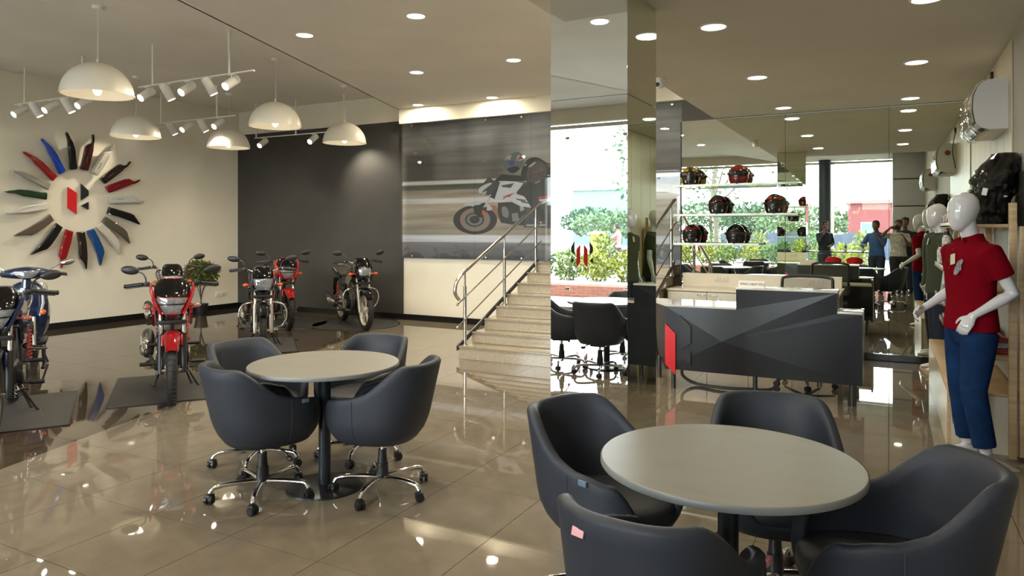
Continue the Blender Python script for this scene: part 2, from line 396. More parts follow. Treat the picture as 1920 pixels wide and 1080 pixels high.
pendant(-7.84, 8.95, 'cream dome pendant in front of the charcoal wall')
pendant(-10.05, 8.52, 'cream dome pendant half behind the track spotlights, at the wall corner')
# ------------------------------------------------------------------ track lights
track_m = mat('white_track_paint', (.74,.72,.66), .4)
def track(x0, y, n, label, z=3.38, L_=2.06, rods=(.26, 1.65), start=.15, step=.385, skip=()):
    t = thing('track_light', label, 'track light', (x0, y, z), 0, 'white ceiling track lights over the motorcycles')
    bm = nb(); box(bm, (L_/2, 0, 0), (L_, .034, .018), bev=.003); obj('track_rail', bm, track_m, t)
    for r in rods:
        bm = nb(); cyl(bm, (r,0,.009), (r,0,3.90-z), .013, seg=12); cyl(bm, (r,0,3.90-z-.012), (r,0,3.90-z), .03, seg=16); obj('hanging_rod', bm, track_m, t)
    for k in range(n):
        if k in skip: continue
        x = start+k*step; lit = k % 2 == 0
        d = Vector((.04,-.78,-.55)).normalized() if lit else Vector((.27, .40,-.88)).normalized()
        p = Vector((x,0,-.10)); a = p - d*.10; b = p + d*.115
        bm = nb(); box(bm, (x,0,-.014), (.09,.03,.016), bev=.002); cyl(bm, (x,0,-.02), (x,0,-.10), .007, seg=8); h = obj('spotlight_bracket', bm, track_m, t)
        bm = nb(); loft(bm, [(a, .046,.046), (a+d*.006, .053,.053), (b-d*.004, .053,.053), (b, .050,.050)], 22, cap=True)
        obj('spotlight_head', bm, track_m, h)
        bm = nb(); cyl(bm, b-d*.001, b+d*.002, .044, seg=24); obj('spotlight_lens', bm, bulb_m, h)
        s = bpy.data.lights.new('spot', 'SPOT'); s.energy = SPOT_W if lit else SPOT_W*.6; s.color = WARM; s.spot_size = math.radians(75 if lit else 115); s.spot_blend = 1.0; s.shadow_soft_size = .03
        so = bpy.data.objects.new('spot', s); C.objects.link(so); so.parent = h; so.location = b+d*.02; so.rotation_euler = d.to_track_quat('-Z', 'Y').to_euler()
track(-11.30, 5.77, 5, 'white track of five spotlights nearest the sunburst wall, behind the largest dome')
track(-8.48, 5.80, 5, 'white track of five spotlights at upper middle, clear of the domes')
track(-11.30, 7.95, 5, 'white track of five spotlights over the potted shrub corner', L_=2.1)
track(-10.5, 9.50, 4, 'white track of spotlights along the top of the charcoal wall', z=3.27, L_=2.5, rods=(.04, 1.04, 2.16), start=.22, step=.62, skip=(1,))

# ------------------------------------------------------------------ emblem, socket, sunburst of side panels on the left wall
def emblem(parent, o, ax, ay, az, s):
    """emblem 1 unit high; ax right, ay up, az out"""
    k = 1/190.0
    sh = lambda pts: [((x-548)*k*s, (560-y)*k*s) for x, y in pts]
    bm = nb(); prism(bm, sh([(475,467),(535,505),(535,655),(475,612)]), o, ax, ay, az); obj('emblem_bar', bm, logo_red, parent, False)
    bm = nb(); prism(bm, sh([(568,440),(620,485),(620,522),(568,555)]), o, ax, ay, az); obj('emblem_block', bm, logo_blk, parent, False)
    bm = nb(); prism(bm, sh([(620,567),(620,622),(568,595)]), o, ax, ay, az); obj('emblem_wedge', bm, logo_blk, parent, False)
EY, EZ = 6.80, 2.02
t = thing('wall_emblem', 'red and black geometric emblem plates in the middle of the sunburst', 'emblem', (XL+.002, EY, EZ))
emblem(t, (0,0,0), (0,1,0), (0,0,1), (.025,0,0), .43)
pan = [  # angle clockwise from up, colour name, colour, style
 (349,'black',(.006,.006,.007),'A'),(9.5,'dark maroon',(.05,.006,.008),'B'),(29,'silver white',(.50,.48,.42),'B'),(49,'very dark brown',(.018,.010,.006),'B'),
 (67,'crimson',(.20,.004,.012),'B'),(87,'white',(.55,.54,.50),'B'),(107,'black',(.006,.007,.007),'C'),(126.5,'dull grey',(.10,.09,.07),'C'),
 (140,'white',(.58,.55,.48),'C'),(159,'bright blue',(.005,.06,.22),'C'),(177,'brown black',(.018,.010,.007),'C'),(197.6,'red',(.26,.004,.008),'C'),
 (217.7,'black',(.010,.010,.009),'C'),(237,'grey with orange flash',(.11,.08,.06),'C'),(258,'white',(.58,.56,.50),'A'),(275,'dark green',(.006,.035,.012),'A'),
 (292,'silver grey',(.28,.27,.23),'A'),(310,'red',(.28,.005,.008),'A'),(328,'bright blue',(.005,.06,.45),'A')]
outl = {
 'A': [(.0,-.062),(.03,-.078),(.10,-.066),(.32,-.072),(.46,-.062),(.56,-.030),(.62,-.018),(.64,.0),(.61,.02),(.50,.022),(.40,.048),(.20,.056),(.03,.060),(.0,.05)],
 'B': [(.0,-.070),(.03,-.078),(.30,-.086),(.45,-.080),(.50,-.052),(.53,-.005),(.57,.028),(.62,.040),(.70,.030),(.735,.040),(.74,.062),(.68,.078),(.60,.082),(.52,.066),(.42,.068),(.20,.066),(.02,.070),(.0,.05)],
 'C': [(.0,-.070),(.20,-.074),(.38,-.082),(.47,-.070),(.52,-.030),(.58,.010),(.66,.052),(.68,.068),(.62,.074),(.45,.070),(.20,.066),(.0,.070)]}
desc = {'A':'with small tip','B':'with hooked end','C':'with pointed fang'}
seen_l = {}
for idx, (ang, cn, colr, st) in enumerate(pan):
    clock = int(round(ang/30.0)) % 12 or 12
    half = 'past ' if (ang/30.0 - round(ang/30.0)) > .12 else ('before ' if (ang/30.0 - round(ang/30.0)) < -.12 else 'at ')
    t = thing('body_side_panel', f'{cn} motorcycle side panel {desc[st]}, {half}{clock} o\'clock in the sunburst', 'side panel', (XL+.03, EY, EZ), 0, 'sunburst of glossy side panels on the left wall')
    th = math.radians(ang); rad = Vector((0, math.sin(th), math.cos(th))); tan = Vector((0, math.cos(th), -math.sin(th)))
    flip = 1 if st != 'A' else -1
    if st == 'C' and ang > 170: flip = -1 if ang < 200 else 1
    pm = mat('panel_'+cn.replace(' ','_')+st, colr, .14, coat=1)
    bm = nb(); poly = outl[st]; sc = .83 if st == 'B' else (.90 if st == 'C' else .93)
    prism(bm, [(x*sc, y*.84*flip) for x, y in poly], rad*.50, rad, tan, (.05,0,0), bev=.014)
    for v in bm.verts:   # bow outward
        r = (v.co.dot(rad)-.5)/.6; w = v.co.dot(tan); v.co.x += .05*math.sin(max(0, min(1, r))*PI) - 4.0*w*w
    obj('panel_shell', bm, pm, t, True, 60)
    bm = nb(); box(bm, (0,0,0), (.012,.025,.12), M=Matrix.Translation(rad*.66+V(.058,0,0)) @ Matrix((( 1,0,0,0),(0,tan.y,rad.y,0),(0,tan.z,rad.z,0),(0,0,0,1))), bev=.004); obj('slot', bm, mat('panel_slot', (.05,.05,.05), .4), t)
    if 'orange' in cn:
        bm = nb(); prism(bm, [(.22,-.02),(.36,-.05),(.40,-.01),(.30,.02)], rad*.50+V(.062,0,0), rad, tan, (.004,0,0)); obj('orange_flash', bm, mat('orange_print', (.5,.15,.01), .3), t, False)
# socket on the left wall
t = thing('wall_socket', 'white double wall socket low on the cream wall near the corner', 'socket', (XL+.001, 9.55, .30))
bm = nb(); box(bm, (.006,0,0), (.012,.22,.09), bev=.003); obj('face_plate', bm, white_pl, t)
for dy in (-.05,.05):
    bm = nb(); box(bm, (.013,dy,0), (.004,.05,.05), bev=.002); obj('switch', bm, mat('ivory', (.6,.56,.45), .4), t)

# ------------------------------------------------------------------ potted shrub in the corner
t = thing('potted_shrub', 'leafy green and red-tipped shrub in a black pot', 'plant', (-11.0, 8.72, 0))
bm = nb(); lathe(bm, [(.085,0),(.115,.19),(.125,.19),(.125,.215),(.105,.215),(.10,.18),(.0001,.18)], 28); obj('pot', bm, blackp, t)
bm = nb()
for k in range(5):
    a = k*1.3; tube(bm, [(.01*k-.02,0,.18),(.03*math.cos(a),.03*math.sin(a),.42),(.16*math.cos(a),.16*math.sin(a),.74)], .007, 6)
obj('stem', bm, mat('bark', (.10,.06,.04), .8), t)
def leaves(n, c, r, size, m, parent, name='foliage', shell=.55, seed=1):
    rnd = random.Random(seed); vs_, fs = [], []
    for i in range(n):
        while True:
            p = Vector((rnd.uniform(-1,1), rnd.uniform(-1,1), rnd.uniform(-1,1)))
            if shell < p.length < 1: break
        q = Vector((p.x*r[0]+c[0], p.y*r[1]+c[1], p.z*r[2]+c[2]))
        d = (p*.8+Vector((rnd.gauss(0,.6), rnd.gauss(0,.6), rnd.gauss(.2,.6)))).normalized(); s = size*rnd.uniform(.6,1.3)
        e = d.cross(Vector((rnd.gauss(0,1), rnd.gauss(0,1), rnd.gauss(0,1)))).normalized()
        k = len(vs_); w = s*.28; up = d.cross(e)*s*.08
        vs_ += [q, q+d*s*.5+e*w+up, q+d*s, q+d*s*.5-e*w+up]; fs.append((k, k+1, k+2, k+3))
    me = bpy.data.meshes.new(name); me.from_pydata([tuple(v) for v in vs_], [], fs); me.materials.append(m)
    o = bpy.data.objects.new(name, me); C.objects.link(o)
    if parent is not None: o.parent = parent
    return o
leaves(800, (0,0,.76), (.28,.28,.20), .08, mat('green_leaf', (.075,.12,.018), .45, var=.4, vscale=7), t, shell=.2, seed=3)
leaves(260, (0,0,.80), (.29,.29,.20), .06, mat('reddish_leaf', (.20,.11,.03), .45), t, name='new_leaves', shell=.4, seed=4)

# ------------------------------------------------------------------ glazed poster (printed on the back wall)
cam_f = 1331.0
def PX(u, v, Y):        # photograph pixel -> (X,Z) on the plane Y (used only to take measurements off the flat print)
    a = (u-960)/cam_f; z = Y/(.8835+.4685*a); return (z*(-.4685+.8835*a), 1.56+z*(430-v)/cam_f)
YP = YB-.030
poster = thing('wall_poster', 'glazed panorama print of a rider crouched on a white motorcycle at speed', 'poster', (0, YP, 0))
pm = bpy.data.materials.new('blurred_track_print'); pm.use_nodes = True; nt = pm.node_tree; b = nt.nodes['Principled BSDF']; b.inputs['Roughness'].default_value = .45
tc = nt.nodes.new('ShaderNodeTexCoord'); mp = nt.nodes.new('ShaderNodeMapping'); mp.inputs['Scale'].default_value = (.35, 1, 6.5); nt.links.new(tc.outputs['Object'], mp.inputs[0])
n1 = nt.nodes.new('ShaderNodeTexNoise'); n1.inputs['Scale'].default_value = 1.6; n1.inputs['Detail'].default_value = 4; nt.links.new(mp.outputs[0], n1.inputs['Vector'])
sp = nt.nodes.new('ShaderNodeSeparateXYZ'); nt.links.new(tc.outputs['Object'], sp.inputs[0])
zr = nt.nodes.new('ShaderNodeMapRange'); zr.inputs[1].default_value = 1.07; zr.inputs[2].default_value = 3.36; nt.links.new(sp.outputs['Z'], zr.inputs[0])
# perspective-free bands by height
r1 = nt.nodes.new('ShaderNodeValToRGB'); cr = r1.color_ramp
cols = [(0,(.085,.085,.10)),(.10,(.11,.10,.11)),(.125,(.42,.41,.44)),(.16,(.42,.41,.44)),(.175,(.20,.165,.125)),(.30,(.24,.18,.13)),(.40,(.30,.235,.17)),(.43,(.44,.41,.38)),(.455,(.26,.20,.15)),(.50,(.16,.125,.09)),(.515,(.04,.045,.03)),(.545,(.05,.05,.035)),(.555,(.40,.38,.35)),(.57,(.38,.36,.33)),(.60,(.10,.085,.075)),(.72,(.15,.14,.125)),(.88,(.20,.20,.20)),(1,(.10,.10,.10))]
while len(cr.elements) > 1: cr.elements.remove(cr.elements[-1])
cr.elements[0].position = 0; cr.elements[0].color = (*cols[0][1],1)
cols = [(0,(.14,.14,.16)),(.118,(.19,.18,.19)),(.124,(.62,.62,.66)),(.170,(.62,.62,.66)),(.176,(.30,.26,.21)),(.30,(.38,.31,.24)),(.402,(.46,.38,.29)),(.408,(.60,.58,.56)),(.438,(.60,.58,.56)),(.444,(.42,.34,.26)),(.50,(.26,.21,.16)),(.505,(.07,.075,.055)),(.540,(.07,.07,.05)),(.545,(.60,.58,.55)),(.566,(.58,.56,.53)),(.572,(.16,.14,.12)),(.72,(.24,.23,.215)),(.88,(.33,.33,.33)),(1,(.16,.16,.165))]
for p, c in cols[1:]:
    e = cr.elements.new(p); e.color = (*c,1)
nt.links.new(zr.outputs[0], r1.inputs[0])
# vertical dark blur patches
mp2 = nt.nodes.new('ShaderNodeMapping'); mp2.inputs['Scale'].default_value = (.9, 1, .35); mp2.inputs['Location'].default_value = (1.7,0,0); nt.links.new(tc.outputs['Object'], mp2.inputs[0])
n2 = nt.nodes.new('ShaderNodeTexNoise'); n2.inputs['Scale'].default_value = 1.0; n2.inputs['Detail'].default_value = 2; nt.links.new(mp2.outputs[0], n2.inputs['Vector'])
m1 = nt.nodes.new('ShaderNodeMapRange'); m1.inputs[1].default_value = .35; m1.inputs[2].default_value = .65; m1.inputs[3].default_value = .72; m1.inputs[4].default_value = 1.22; nt.links.new(n1.outputs[0], m1.inputs[0])
m2 = nt.nodes.new('ShaderNodeMapRange'); m2.inputs[1].default_value = .35; m2.inputs[2].default_value = .6; m2.inputs[3].default_value = .28; m2.inputs[4].default_value = 1.15; nt.links.new(n2.outputs[0], m2.inputs[0])
gt = nt.nodes.new('ShaderNodeMath'); gt.operation = 'GREATER_THAN'; gt.inputs[1].default_value = .575; nt.links.new(zr.outputs[0], gt.inputs[0])
mxf = nt.nodes.new('ShaderNodeMix'); mxf.inputs[2].default_value = 1.0; nt.links.new(gt.outputs[0], mxf.inputs[0]); nt.links.new(m2.outputs[0], mxf.inputs[3])
mu = nt.nodes.new('ShaderNodeMath'); mu.operation = 'MULTIPLY'; nt.links.new(m1.outputs[0], mu.inputs[0]); nt.links.new(mxf.outputs[0], mu.inputs[1])
mc = nt.nodes.new('ShaderNodeMix'); mc.data_type = 'RGBA'; mc.blend_type = 'MULTIPLY'; mc.inputs[0].default_value = 1; nt.links.new(r1.outputs[0], mc.inputs[6]); nt.links.new(mu.outputs[0], mc.inputs[7]); nt.links.new(mc.outputs[2], b.inputs['Base Color'])
bm = nb(); box(bm, ((-7.43-2.47)/2, 0, (1.07+3.365)/2), (4.96, .012, 2.295)); obj('printed_sheet', bm, pm, poster, False)
# the printed rider and motorcycle, flat coloured shapes measured off the print
ink = nb(); lay = ink.loops.layers.color.new('ink'); depth = [0]
def shape(colr, pts, crop=(830,260,5.4), sm=False):
    P = [(crop[0]+x/crop[2], crop[1]+y/crop[2]) for x, y in pts]
    if sm:
        n = len(P); Q = []
        for i in range(n):
            p0, p1, p2, p3 = (Vector(P[(i+k) % n]) for k in (-1,0,1,2))
            for k in range(4):
                s = k/4; Q.append(tuple(.5*((2*p1)+(p2-p0)*s+(2*p0-5*p1+4*p2-p3)*s*s+(3*p1-p0-3*p2+p3)*s**3)))
        P = Q
    depth[0] += 1; y = -.0065-.00015*depth[0]
    vs_ = [ink.verts.new((*[PX(u, v, YP)[0]], y, PX(u, v, YP)[1])) for u, v in P]
    e = [ink.edges.new((vs_[i], vs_[(i+1) % len(vs_)])) for i in range(len(vs_))]
    r = bmesh.ops.triangle_fill(ink, edges=e, use_beauty=True)
    for f in r['geom']:
        if isinstance(f, bmesh.types.BMFace):
            for l in f.loops: l[lay] = (*[c**(1/2.2) for c in colr], 1)
def ring_pts(cx, cy, r, n=40, sy=1.0): return [(cx+r*math.cos(2*PI*k/n), cy+r*sy*math.sin(2*PI*k/n)) for k in range(n)]
WH=(.45,.46,.50); BK=(.012,.012,.014); DG=(.04,.04,.045); RD=(.30,.03,.03); GR=(.17,.17,.18)
shape((.30,.12,.09), [(480,670),(545,680),(585,760),(585,810),(440,810)])
shape(BK, ring_pts(330,822,222,sy=.66)); shape(RD, ring_pts(330,820,156,sy=.78)); shape((.22,.18,.15), ring_pts(330,820,150,sy=.78))
shape(BK, ring_pts(325,820,97,sy=.75)); shape(GR, ring_pts(325,820,80,sy=.75)); shape(BK, ring_pts(325,820,50,sy=.75)); shape(DG, ring_pts(325,820,20))
shape(WH, [(215,672),(260,648),(330,636),(400,634),(450,650),(500,700),(490,725),(430,725),(420,690),(330,690),(270,680)], sm=True)
shape(BK, [(320,680),(370,670),(410,650),(440,660),(445,740),(400,800),(350,780),(320,740)], sm=True)
shape((.45,.10,.03), [(395,725),(435,730),(440,780),(405,775)])
shape(BK, [(345,790),(385,700),(410,710),(370,800)]); shape((.42,.42,.42), [(410,700),(530,490),(555,495),(440,690)])
# engine, frame
shape(BK, [(560,650),(700,640),(860,690),(900,720),(880,830),(820,880),(700,870),(590,850),(560,760)])
shape(GR, [(600,700),(640,690),(670,740),(660,800),(610,780)], sm=True); shape((.28,.28,.28), [(780,690),(820,690),(830,720),(790,740)])
shape(DG, [(840,560),(1110,600),(1110,910),(960,900),(820,900),(850,800)])
shape(GR, [(700,760),(760,750),(780,830),(710,840)]); shape((.3,.3,.3), [(850,868),(1040,866),(1040,884),(850,888)])
# head and cowl
shape(DG, [(355,505),(400,455),(480,430),(560,425),(580,470),(510,560),(400,570),(365,540)], sm=True)
shape(WH, [(360,520),(400,480),(470,450),(500,455),(420,520),(385,560)], sm=True); shape((.35,.35,.36), [(395,550),(450,525),(440,565),(400,572)])
shape(DG, [(400,465),(470,388),(540,440),(470,430)])
shape(BK, [(480,590),(560,480),(650,470),(600,560),(540,620)])
# tank
shape(WH, [(525,620),(580,450),(700,432),(820,450),(740,560),(830,600),(880,690),(800,690),(700,640),(600,625)])
shape(WH, [(740,560),(850,620),(900,700),(830,690),(700,600)])
shape(DG, [(590,475),(725,450),(690,500),(610,490)]); shape(RD, [(605,620),(640,575),(740,545),(680,585),(650,590),(620,612)]); shape(RD, [(610,585),(690,582),(690,590),(610,593)])
shape(DG, [(740,605),(830,618),(850,640),(760,622)]); shape(DG, [(790,630),(870,645),(880,660),(800,645)])
# handlebar, rider
shape(BK, [(520,430),(600,360),(720,370),(850,380),(880,420),(800,435),(640,430)])
shape(BK, [(800,380),(800,330),(830,250),(880,200),(960,190),(1050,240),(1110,290),(1110,600),(1000,610),(1000,690),(1060,800),(960,830),(900,700),(830,590),(750,550),(820,470),(860,440)], sm=True)
shape((.055,.045,.05), [(890,260),(960,225),(1030,260),(1060,330),(1010,420),(900,450),(850,390)], sm=True)
shape((.35,.33,.27), [(865,285),(930,238),(950,240),(890,290)]); shape(RD, [(880,360),(940,330),(990,338),(930,345)]); shape((.35,.33,.3), [(830,262),(855,258),(850,275),(828,275)]); shape((.33,.32,.30), [(935,450),(985,425),(990,432),(940,456)])
shape(RD, [(1050,250),(1105,280),(1108,300),(1060,275)]); shape(RD, [(965,590),(1108,570),(1108,600),(975,610)]); shape(WH, [(975,615),(1110,602),(1108,620),(1000,668)])
# helmet
shape((.09,.10,.11), [(612,250),(640,190),(700,150),(765,135),(815,170),(830,230),(800,290),(760,330),(700,352),(640,310)], sm=True)
shape((.30,.29,.28), [(625,225),(655,180),(690,165),(700,175),(680,215),(655,205)], sm=True); shape((.33,.30,.28), [(745,240),(760,170),(800,165),(770,200)]); shape((.25,.03,.03), [(765,205),(800,180),(815,215),(775,240)])
shape((.02,.05,.18), [(675,235),(720,225),(730,255),(690,275)], sm=True); shape((.35,.33,.32), [(770,215),(830,200),(840,210),(775,228)]); shape(BK, [(655,310),(730,280),(780,300),(720,350)], sm=True)
me = bpy.data.meshes.new('printed_rider'); ink.to_mesh(me); ink.free(); me.materials.append(vcol('printed_ink', .45)); o = bpy.data.objects.new('printed_rider', me); C.objects.link(o); o.parent = poster
gx = [-7.43, PX(892,300,YP)[0], PX(997,300,YP)[0], -3.6, -2.47]
for a, b_ in zip(gx, gx[1:]):
    bm = nb(); box(bm, ((a+b_)/2, -.040, 2.217), (b_-a-.004, .008, 2.29), bev=.001, seg=1); obj('cover_glass', bm, glass('poster_glass', (.97,.98,.98), .9), poster, False)
for x in (-7.2, -5.75, -5.1, -4.5, -3.9, -3.2, -2.7):
    for z in (1.10, 3.33):
        bm = nb(); box(bm, (x, -.042, z), (.035, .02, .035), bev=.003); obj('glass_clip', bm, steel, poster)

# ------------------------------------------------------------------ staircase and railings
stone = mat('polished_stair_granite', (.40,.34,.25), .12, var=.12, vscale=30, spec=.6)
st = thing('staircase', 'polished beige stone staircase of eight steps below the poster', 'staircase', (-4.6, 7.27, 0))
zt = [.155+.1315*i for i in range(8)]
for i in range(8):
    y0_ = .305*i; dep = .305+.03 if i < 7 else YB-7.27-.305*7-.03
    s = thing('step', None, None, (0, y0_, 0)); s.parent = st
    zb = 0 if i == 0 else zt[i-1]
    bm = nb(); box(bm, (1.03, dep/2, (zb+zt[i]-.02)/2), (2.02, dep, zt[i]-.02-zb-.001), bev=.001, seg=1); obj('riser', bm, stone, s, False)
    bm = nb(); box(bm, (1.03, dep/2-.008, zt[i]-.010), (2.06, dep+.016, .020), bev=.004); obj('tread', bm, mat('stair_tread_granite', (.30,.25,.18), .10, var=.12, vscale=30, spec=.6), s)
for x in (.012, 2.048):
    bm = nb()
    prism(bm, [(-.03,.10),(2.2,1.07),(2.2,1.12),(-.03,.16)], (x-.01,0,0), (0,1,0), (0,0,1), (.02,0,0))
    obj('stringer', bm, mat('dark_grey_metal', (.05,.055,.06), .35, .6), st, False)
def railing(x, label):
    t = thing('stair_railing', label, 'railing', (x, 7.27, 0), 0, 'steel railings of the stair')
    sl = (.1315/.305)
    z = lambda y, h: .155+h+sl*y
    bm = nb(); tube(bm, [(0,-.02,z(-.02,.62)-.05),(0,-.10,z(-.05,.66)),(0,-.08,z(-.05,.78)),(0,.03,z(.03,.84))], .022, 12); loft(bm, [((0,.03,z(.03,.84)),.022,.022),((0,2.22,z(2.22,.84)),.022,.022),((0,2.27,z(2.22,.84)+.005),.022,.022)], 12); obj('handrail', bm, steel, t)
    for y in (.12, 1.13, 2.09):
        i = min(7, max(0, int((y)/.305)))
        bm = nb(); cyl(bm, (0,y,zt[i]), (0,y,z(y,.66)), .021, seg=14); cyl(bm, (0,y,z(y,.66)), (0,y,z(y,.84)), .011, seg=10); cyl(bm, (0,y,zt[i]), (0,y,zt[i]+.012), .04, seg=16); obj('post', bm, steel, t)
    for h in (.28, .55):
        bm = nb(); cyl(bm, (.03,-.10,z(-.10,h)), (.03,2.20,z(2.20,h)), .009, seg=8); ell(bm, (.03,-.10,z(-.10,h)), (.017,.017,.017)); ell(bm, (.03,2.20,z(2.20,h)), (.017,.017,.017))
        for y in (.12, 1.13, 2.09): cyl(bm, (0,y,z(y,h)), (.03,y,z(y,h)), .012, seg=8)
        obj('lower_rail', bm, steel, t)
railing(-4.57, 'steel stair railing on the near side, in front of the poster')
railing(-2.56, 'steel stair railing on the far side, next to the mirror wall')
# ------------------------------------------------------------------ reception desk with a faceted front
desk_m = mat('gloss_charcoal_lacquer', (.014,.015,.019), .28, var=.1, spec=.4)
top_m = mat('gloss_top_sky_white', (.62,.61,.58), .08, spec=.8)  # white base colour stands in for sky reflected by the glossy counters
dk = thing('reception_desk', 'charcoal reception desk with faceted glossy front and stepped top', 'desk', (0,0,0))
xl, xa, xb, xr = -1.93, -1.257, -.398, -.20
yf, ybk, zb = 6.83, 7.40, .20
P = {'lt':(xl,yf,.81),'lb':(xl,yf,zb),'rb':(xr,yf+.02,zb),'rt':(xr,yf+.02,.82),'s1':(xa,yf,.81),'s2':(xa,yf,1.0),'s3':(xb,yf+.01,1.0),'s4':(xb,yf+.015,.82),'n':(-1.385,yf-.022,.505)}
for nm, keys in (('front_facet',('lt','lb','n')),('front_facet',('lb','rb','n')),('front_facet',('rb','rt','s4','s3','n')),('front_facet','top')):
    bm = nb()
    if keys == 'top':
        q = {k: bm.verts.new(P[k]) for k in ('n','lt','s1','s2','s3')}
        for tr in (('n','lt','s1'),('n','s1','s3'),('s1','s2','s3')): bm.faces.new([q[k] for k in tr])
        vs_ = None
    else: vs_ = [bm.verts.new(P[k]) for k in keys]
    cen = Vector((0,0,0))
    if vs_:
        nv = vs_[-1]
        for a, b_ in zip(vs_[:-2], vs_[1:-1]): bm.faces.new((nv, a, b_))
    bmesh.ops.recalc_face_normals(bm, faces=bm.faces[:])
    r = bmesh.ops.extrude_face_region(bm, geom=bm.faces[:]); bmesh.ops.translate(bm, vec=(0,.02,0), verts=[g for g in r['geom'] if isinstance(g, bmesh.types.BMVert)])
    obj(nm, bm, desk_m, dk, False)
bm = nb(); prism(bm, [(0,0),(-.28,.57)], (0,0,0),(1,0,0),(0,1,0),(0,0,0)) if False else None
for pts in ([(xl,yf,.81),(xl,yf,zb),(-2.06,7.02,.36),(-2.12,7.12,.81)], [(-2.12,7.12,.81),(-2.06,7.02,.36),(xl,yf,zb),(-2.10,7.40,zb),(-2.20,7.40,.81)]):
    bm = nb(); quad(bm, *pts); r = bmesh.ops.extrude_face_region(bm, geom=bm.faces[:]); bmesh.ops.translate(bm, vec=(.02,.01,0), verts=[g for g in r['geom'] if isinstance(g, bmesh.types.BMVert)]); obj('side_facet', bm, desk_m, dk, False)
bm = nb(); box(bm, (xr-.012, (yf+ybk)/2+.02, (.82+zb)/2), (.022, ybk-yf-.02, .62)); obj('end_panel', bm, desk_m, dk, False)
bm = nb(); prism(bm, [(xl,yf+.002),(xa,yf+.002),(xa,ybk),(-2.20,ybk),(-2.12,7.12)], (0,0,.81),(1,0,0),(0,1,0),(0,0,.018)); obj('low_counter', bm, top_m, dk, False)
bm = nb(); box(bm, ((xb+xr)/2+.001, 7.0, .829), (xr-xb, .34, .018), bev=.002); obj('low_counter', bm, top_m, dk)
bm = nb(); box(bm, ((xa+xb)/2, yf+.14, 1.009), (xb-xa+.01, .29, .018), bev=.002); obj('high_counter', bm, top_m, dk)
bm = nb(); box(bm, ((xa+xb)/2, yf+.035, .90), (xb-xa-.004, .02, .20)); box(bm, ((xa+xb)/2, yf+.26, .90), (xb-xa-.004, .02, .20)); box(bm, (xa+.01, yf+.15, .90), (.02, .23, .20)); box(bm, (xb-.01, yf+.15, .90), (.02, .23, .20)); obj('counter_riser', bm, desk_m, dk, False)
bm = nb(); box(bm, ((xa+xr)/2, 7.27, .74), (xr-xa-.03, .42, .025)); obj('worktop', bm, cream_lam, dk, False)
bm = nb(); box(bm, ((xl+xr)/2, (yf+ybk)/2+.06, .24), (xr-xl-.03, ybk-yf-.08, .02)); obj('bottom_board', bm, desk_m, dk, False)
for x, y in ((-1.87,6.92),(-1.12,7.04),(-.285,6.95),(-2.14,7.36),(-.285,7.36)):
    bm = nb(); cyl(bm, (x,y,0), (x,y,.23), .022, seg=16); obj('leg', bm, mat('grey_metal_leg', (.09,.095,.10), .35, .8), dk)
em = bpy.data.objects.new('front_emblem', None); C.objects.link(em); em.parent = dk
# lies on the left facet plane (lt, lb, n)
lt, lb, nn = Vector(P['lt']), Vector(P['lb']), Vector(P['n'])
nrm = (lb-lt).cross(nn-lt).normalized()
if nrm.y > 0: nrm = -nrm
up = (lt-lb).normalized(); rt = up.cross(nrm).normalized()
if rt.x < 0: rt = -rt
k = .0033
o0 = lt + (lb-lt)*.5 + rt*.180
for nm, m, pts in (('emblem_bar', logo_red, [(-148,62),(-95,12),(-95,-195),(-148,-142)]), ('emblem_block', mat('emblem_gloss_black', (.012,.012,.013), .3), [(-70,108),(-17,52),(-17,-32),(-70,-66)]), ('emblem_wedge', mat('emblem_gloss_black', (0,0,0)), [(-17,-70),(-17,-142),(-66,-98)])):
    bm = nb(); prism(bm, [(x*.00192+.11, y*.00192+.02) for x, y in pts], o0+nrm*.001, rt, up, nrm*.016); obj(nm, bm, m, em, False)
# sign on the counter
t = thing('desk_sign', 'small white desk sign reading MAY I HELP YOU', 'sign', (-1.13, yf+.03, 1.018), 0)
bm = nb(); prism(bm, [(0,0),(.05,0),(.035,.062),(.028,.062)], (-.115,0,0), (0,1,0), (0,0,1), (.235,0,0)); obj('sign_body', bm, white_pl, t, False)
text('lettering', 'MAY I HELP YOU', .031, mat('sign_black_ink', (.02,.02,.02), .5), t, (.018,.0125,.031), (math.radians(66),0,0), .0004, .86)
bm = nb(); prism(bm, [(-.094,.022),(-.088,.018),(-.088,.042),(-.094,.044)], (0,.0125,0), (1,0,0), (0,.0,1), (0,-.002,0)); obj('sign_emblem', bm, logo_red, t, False)
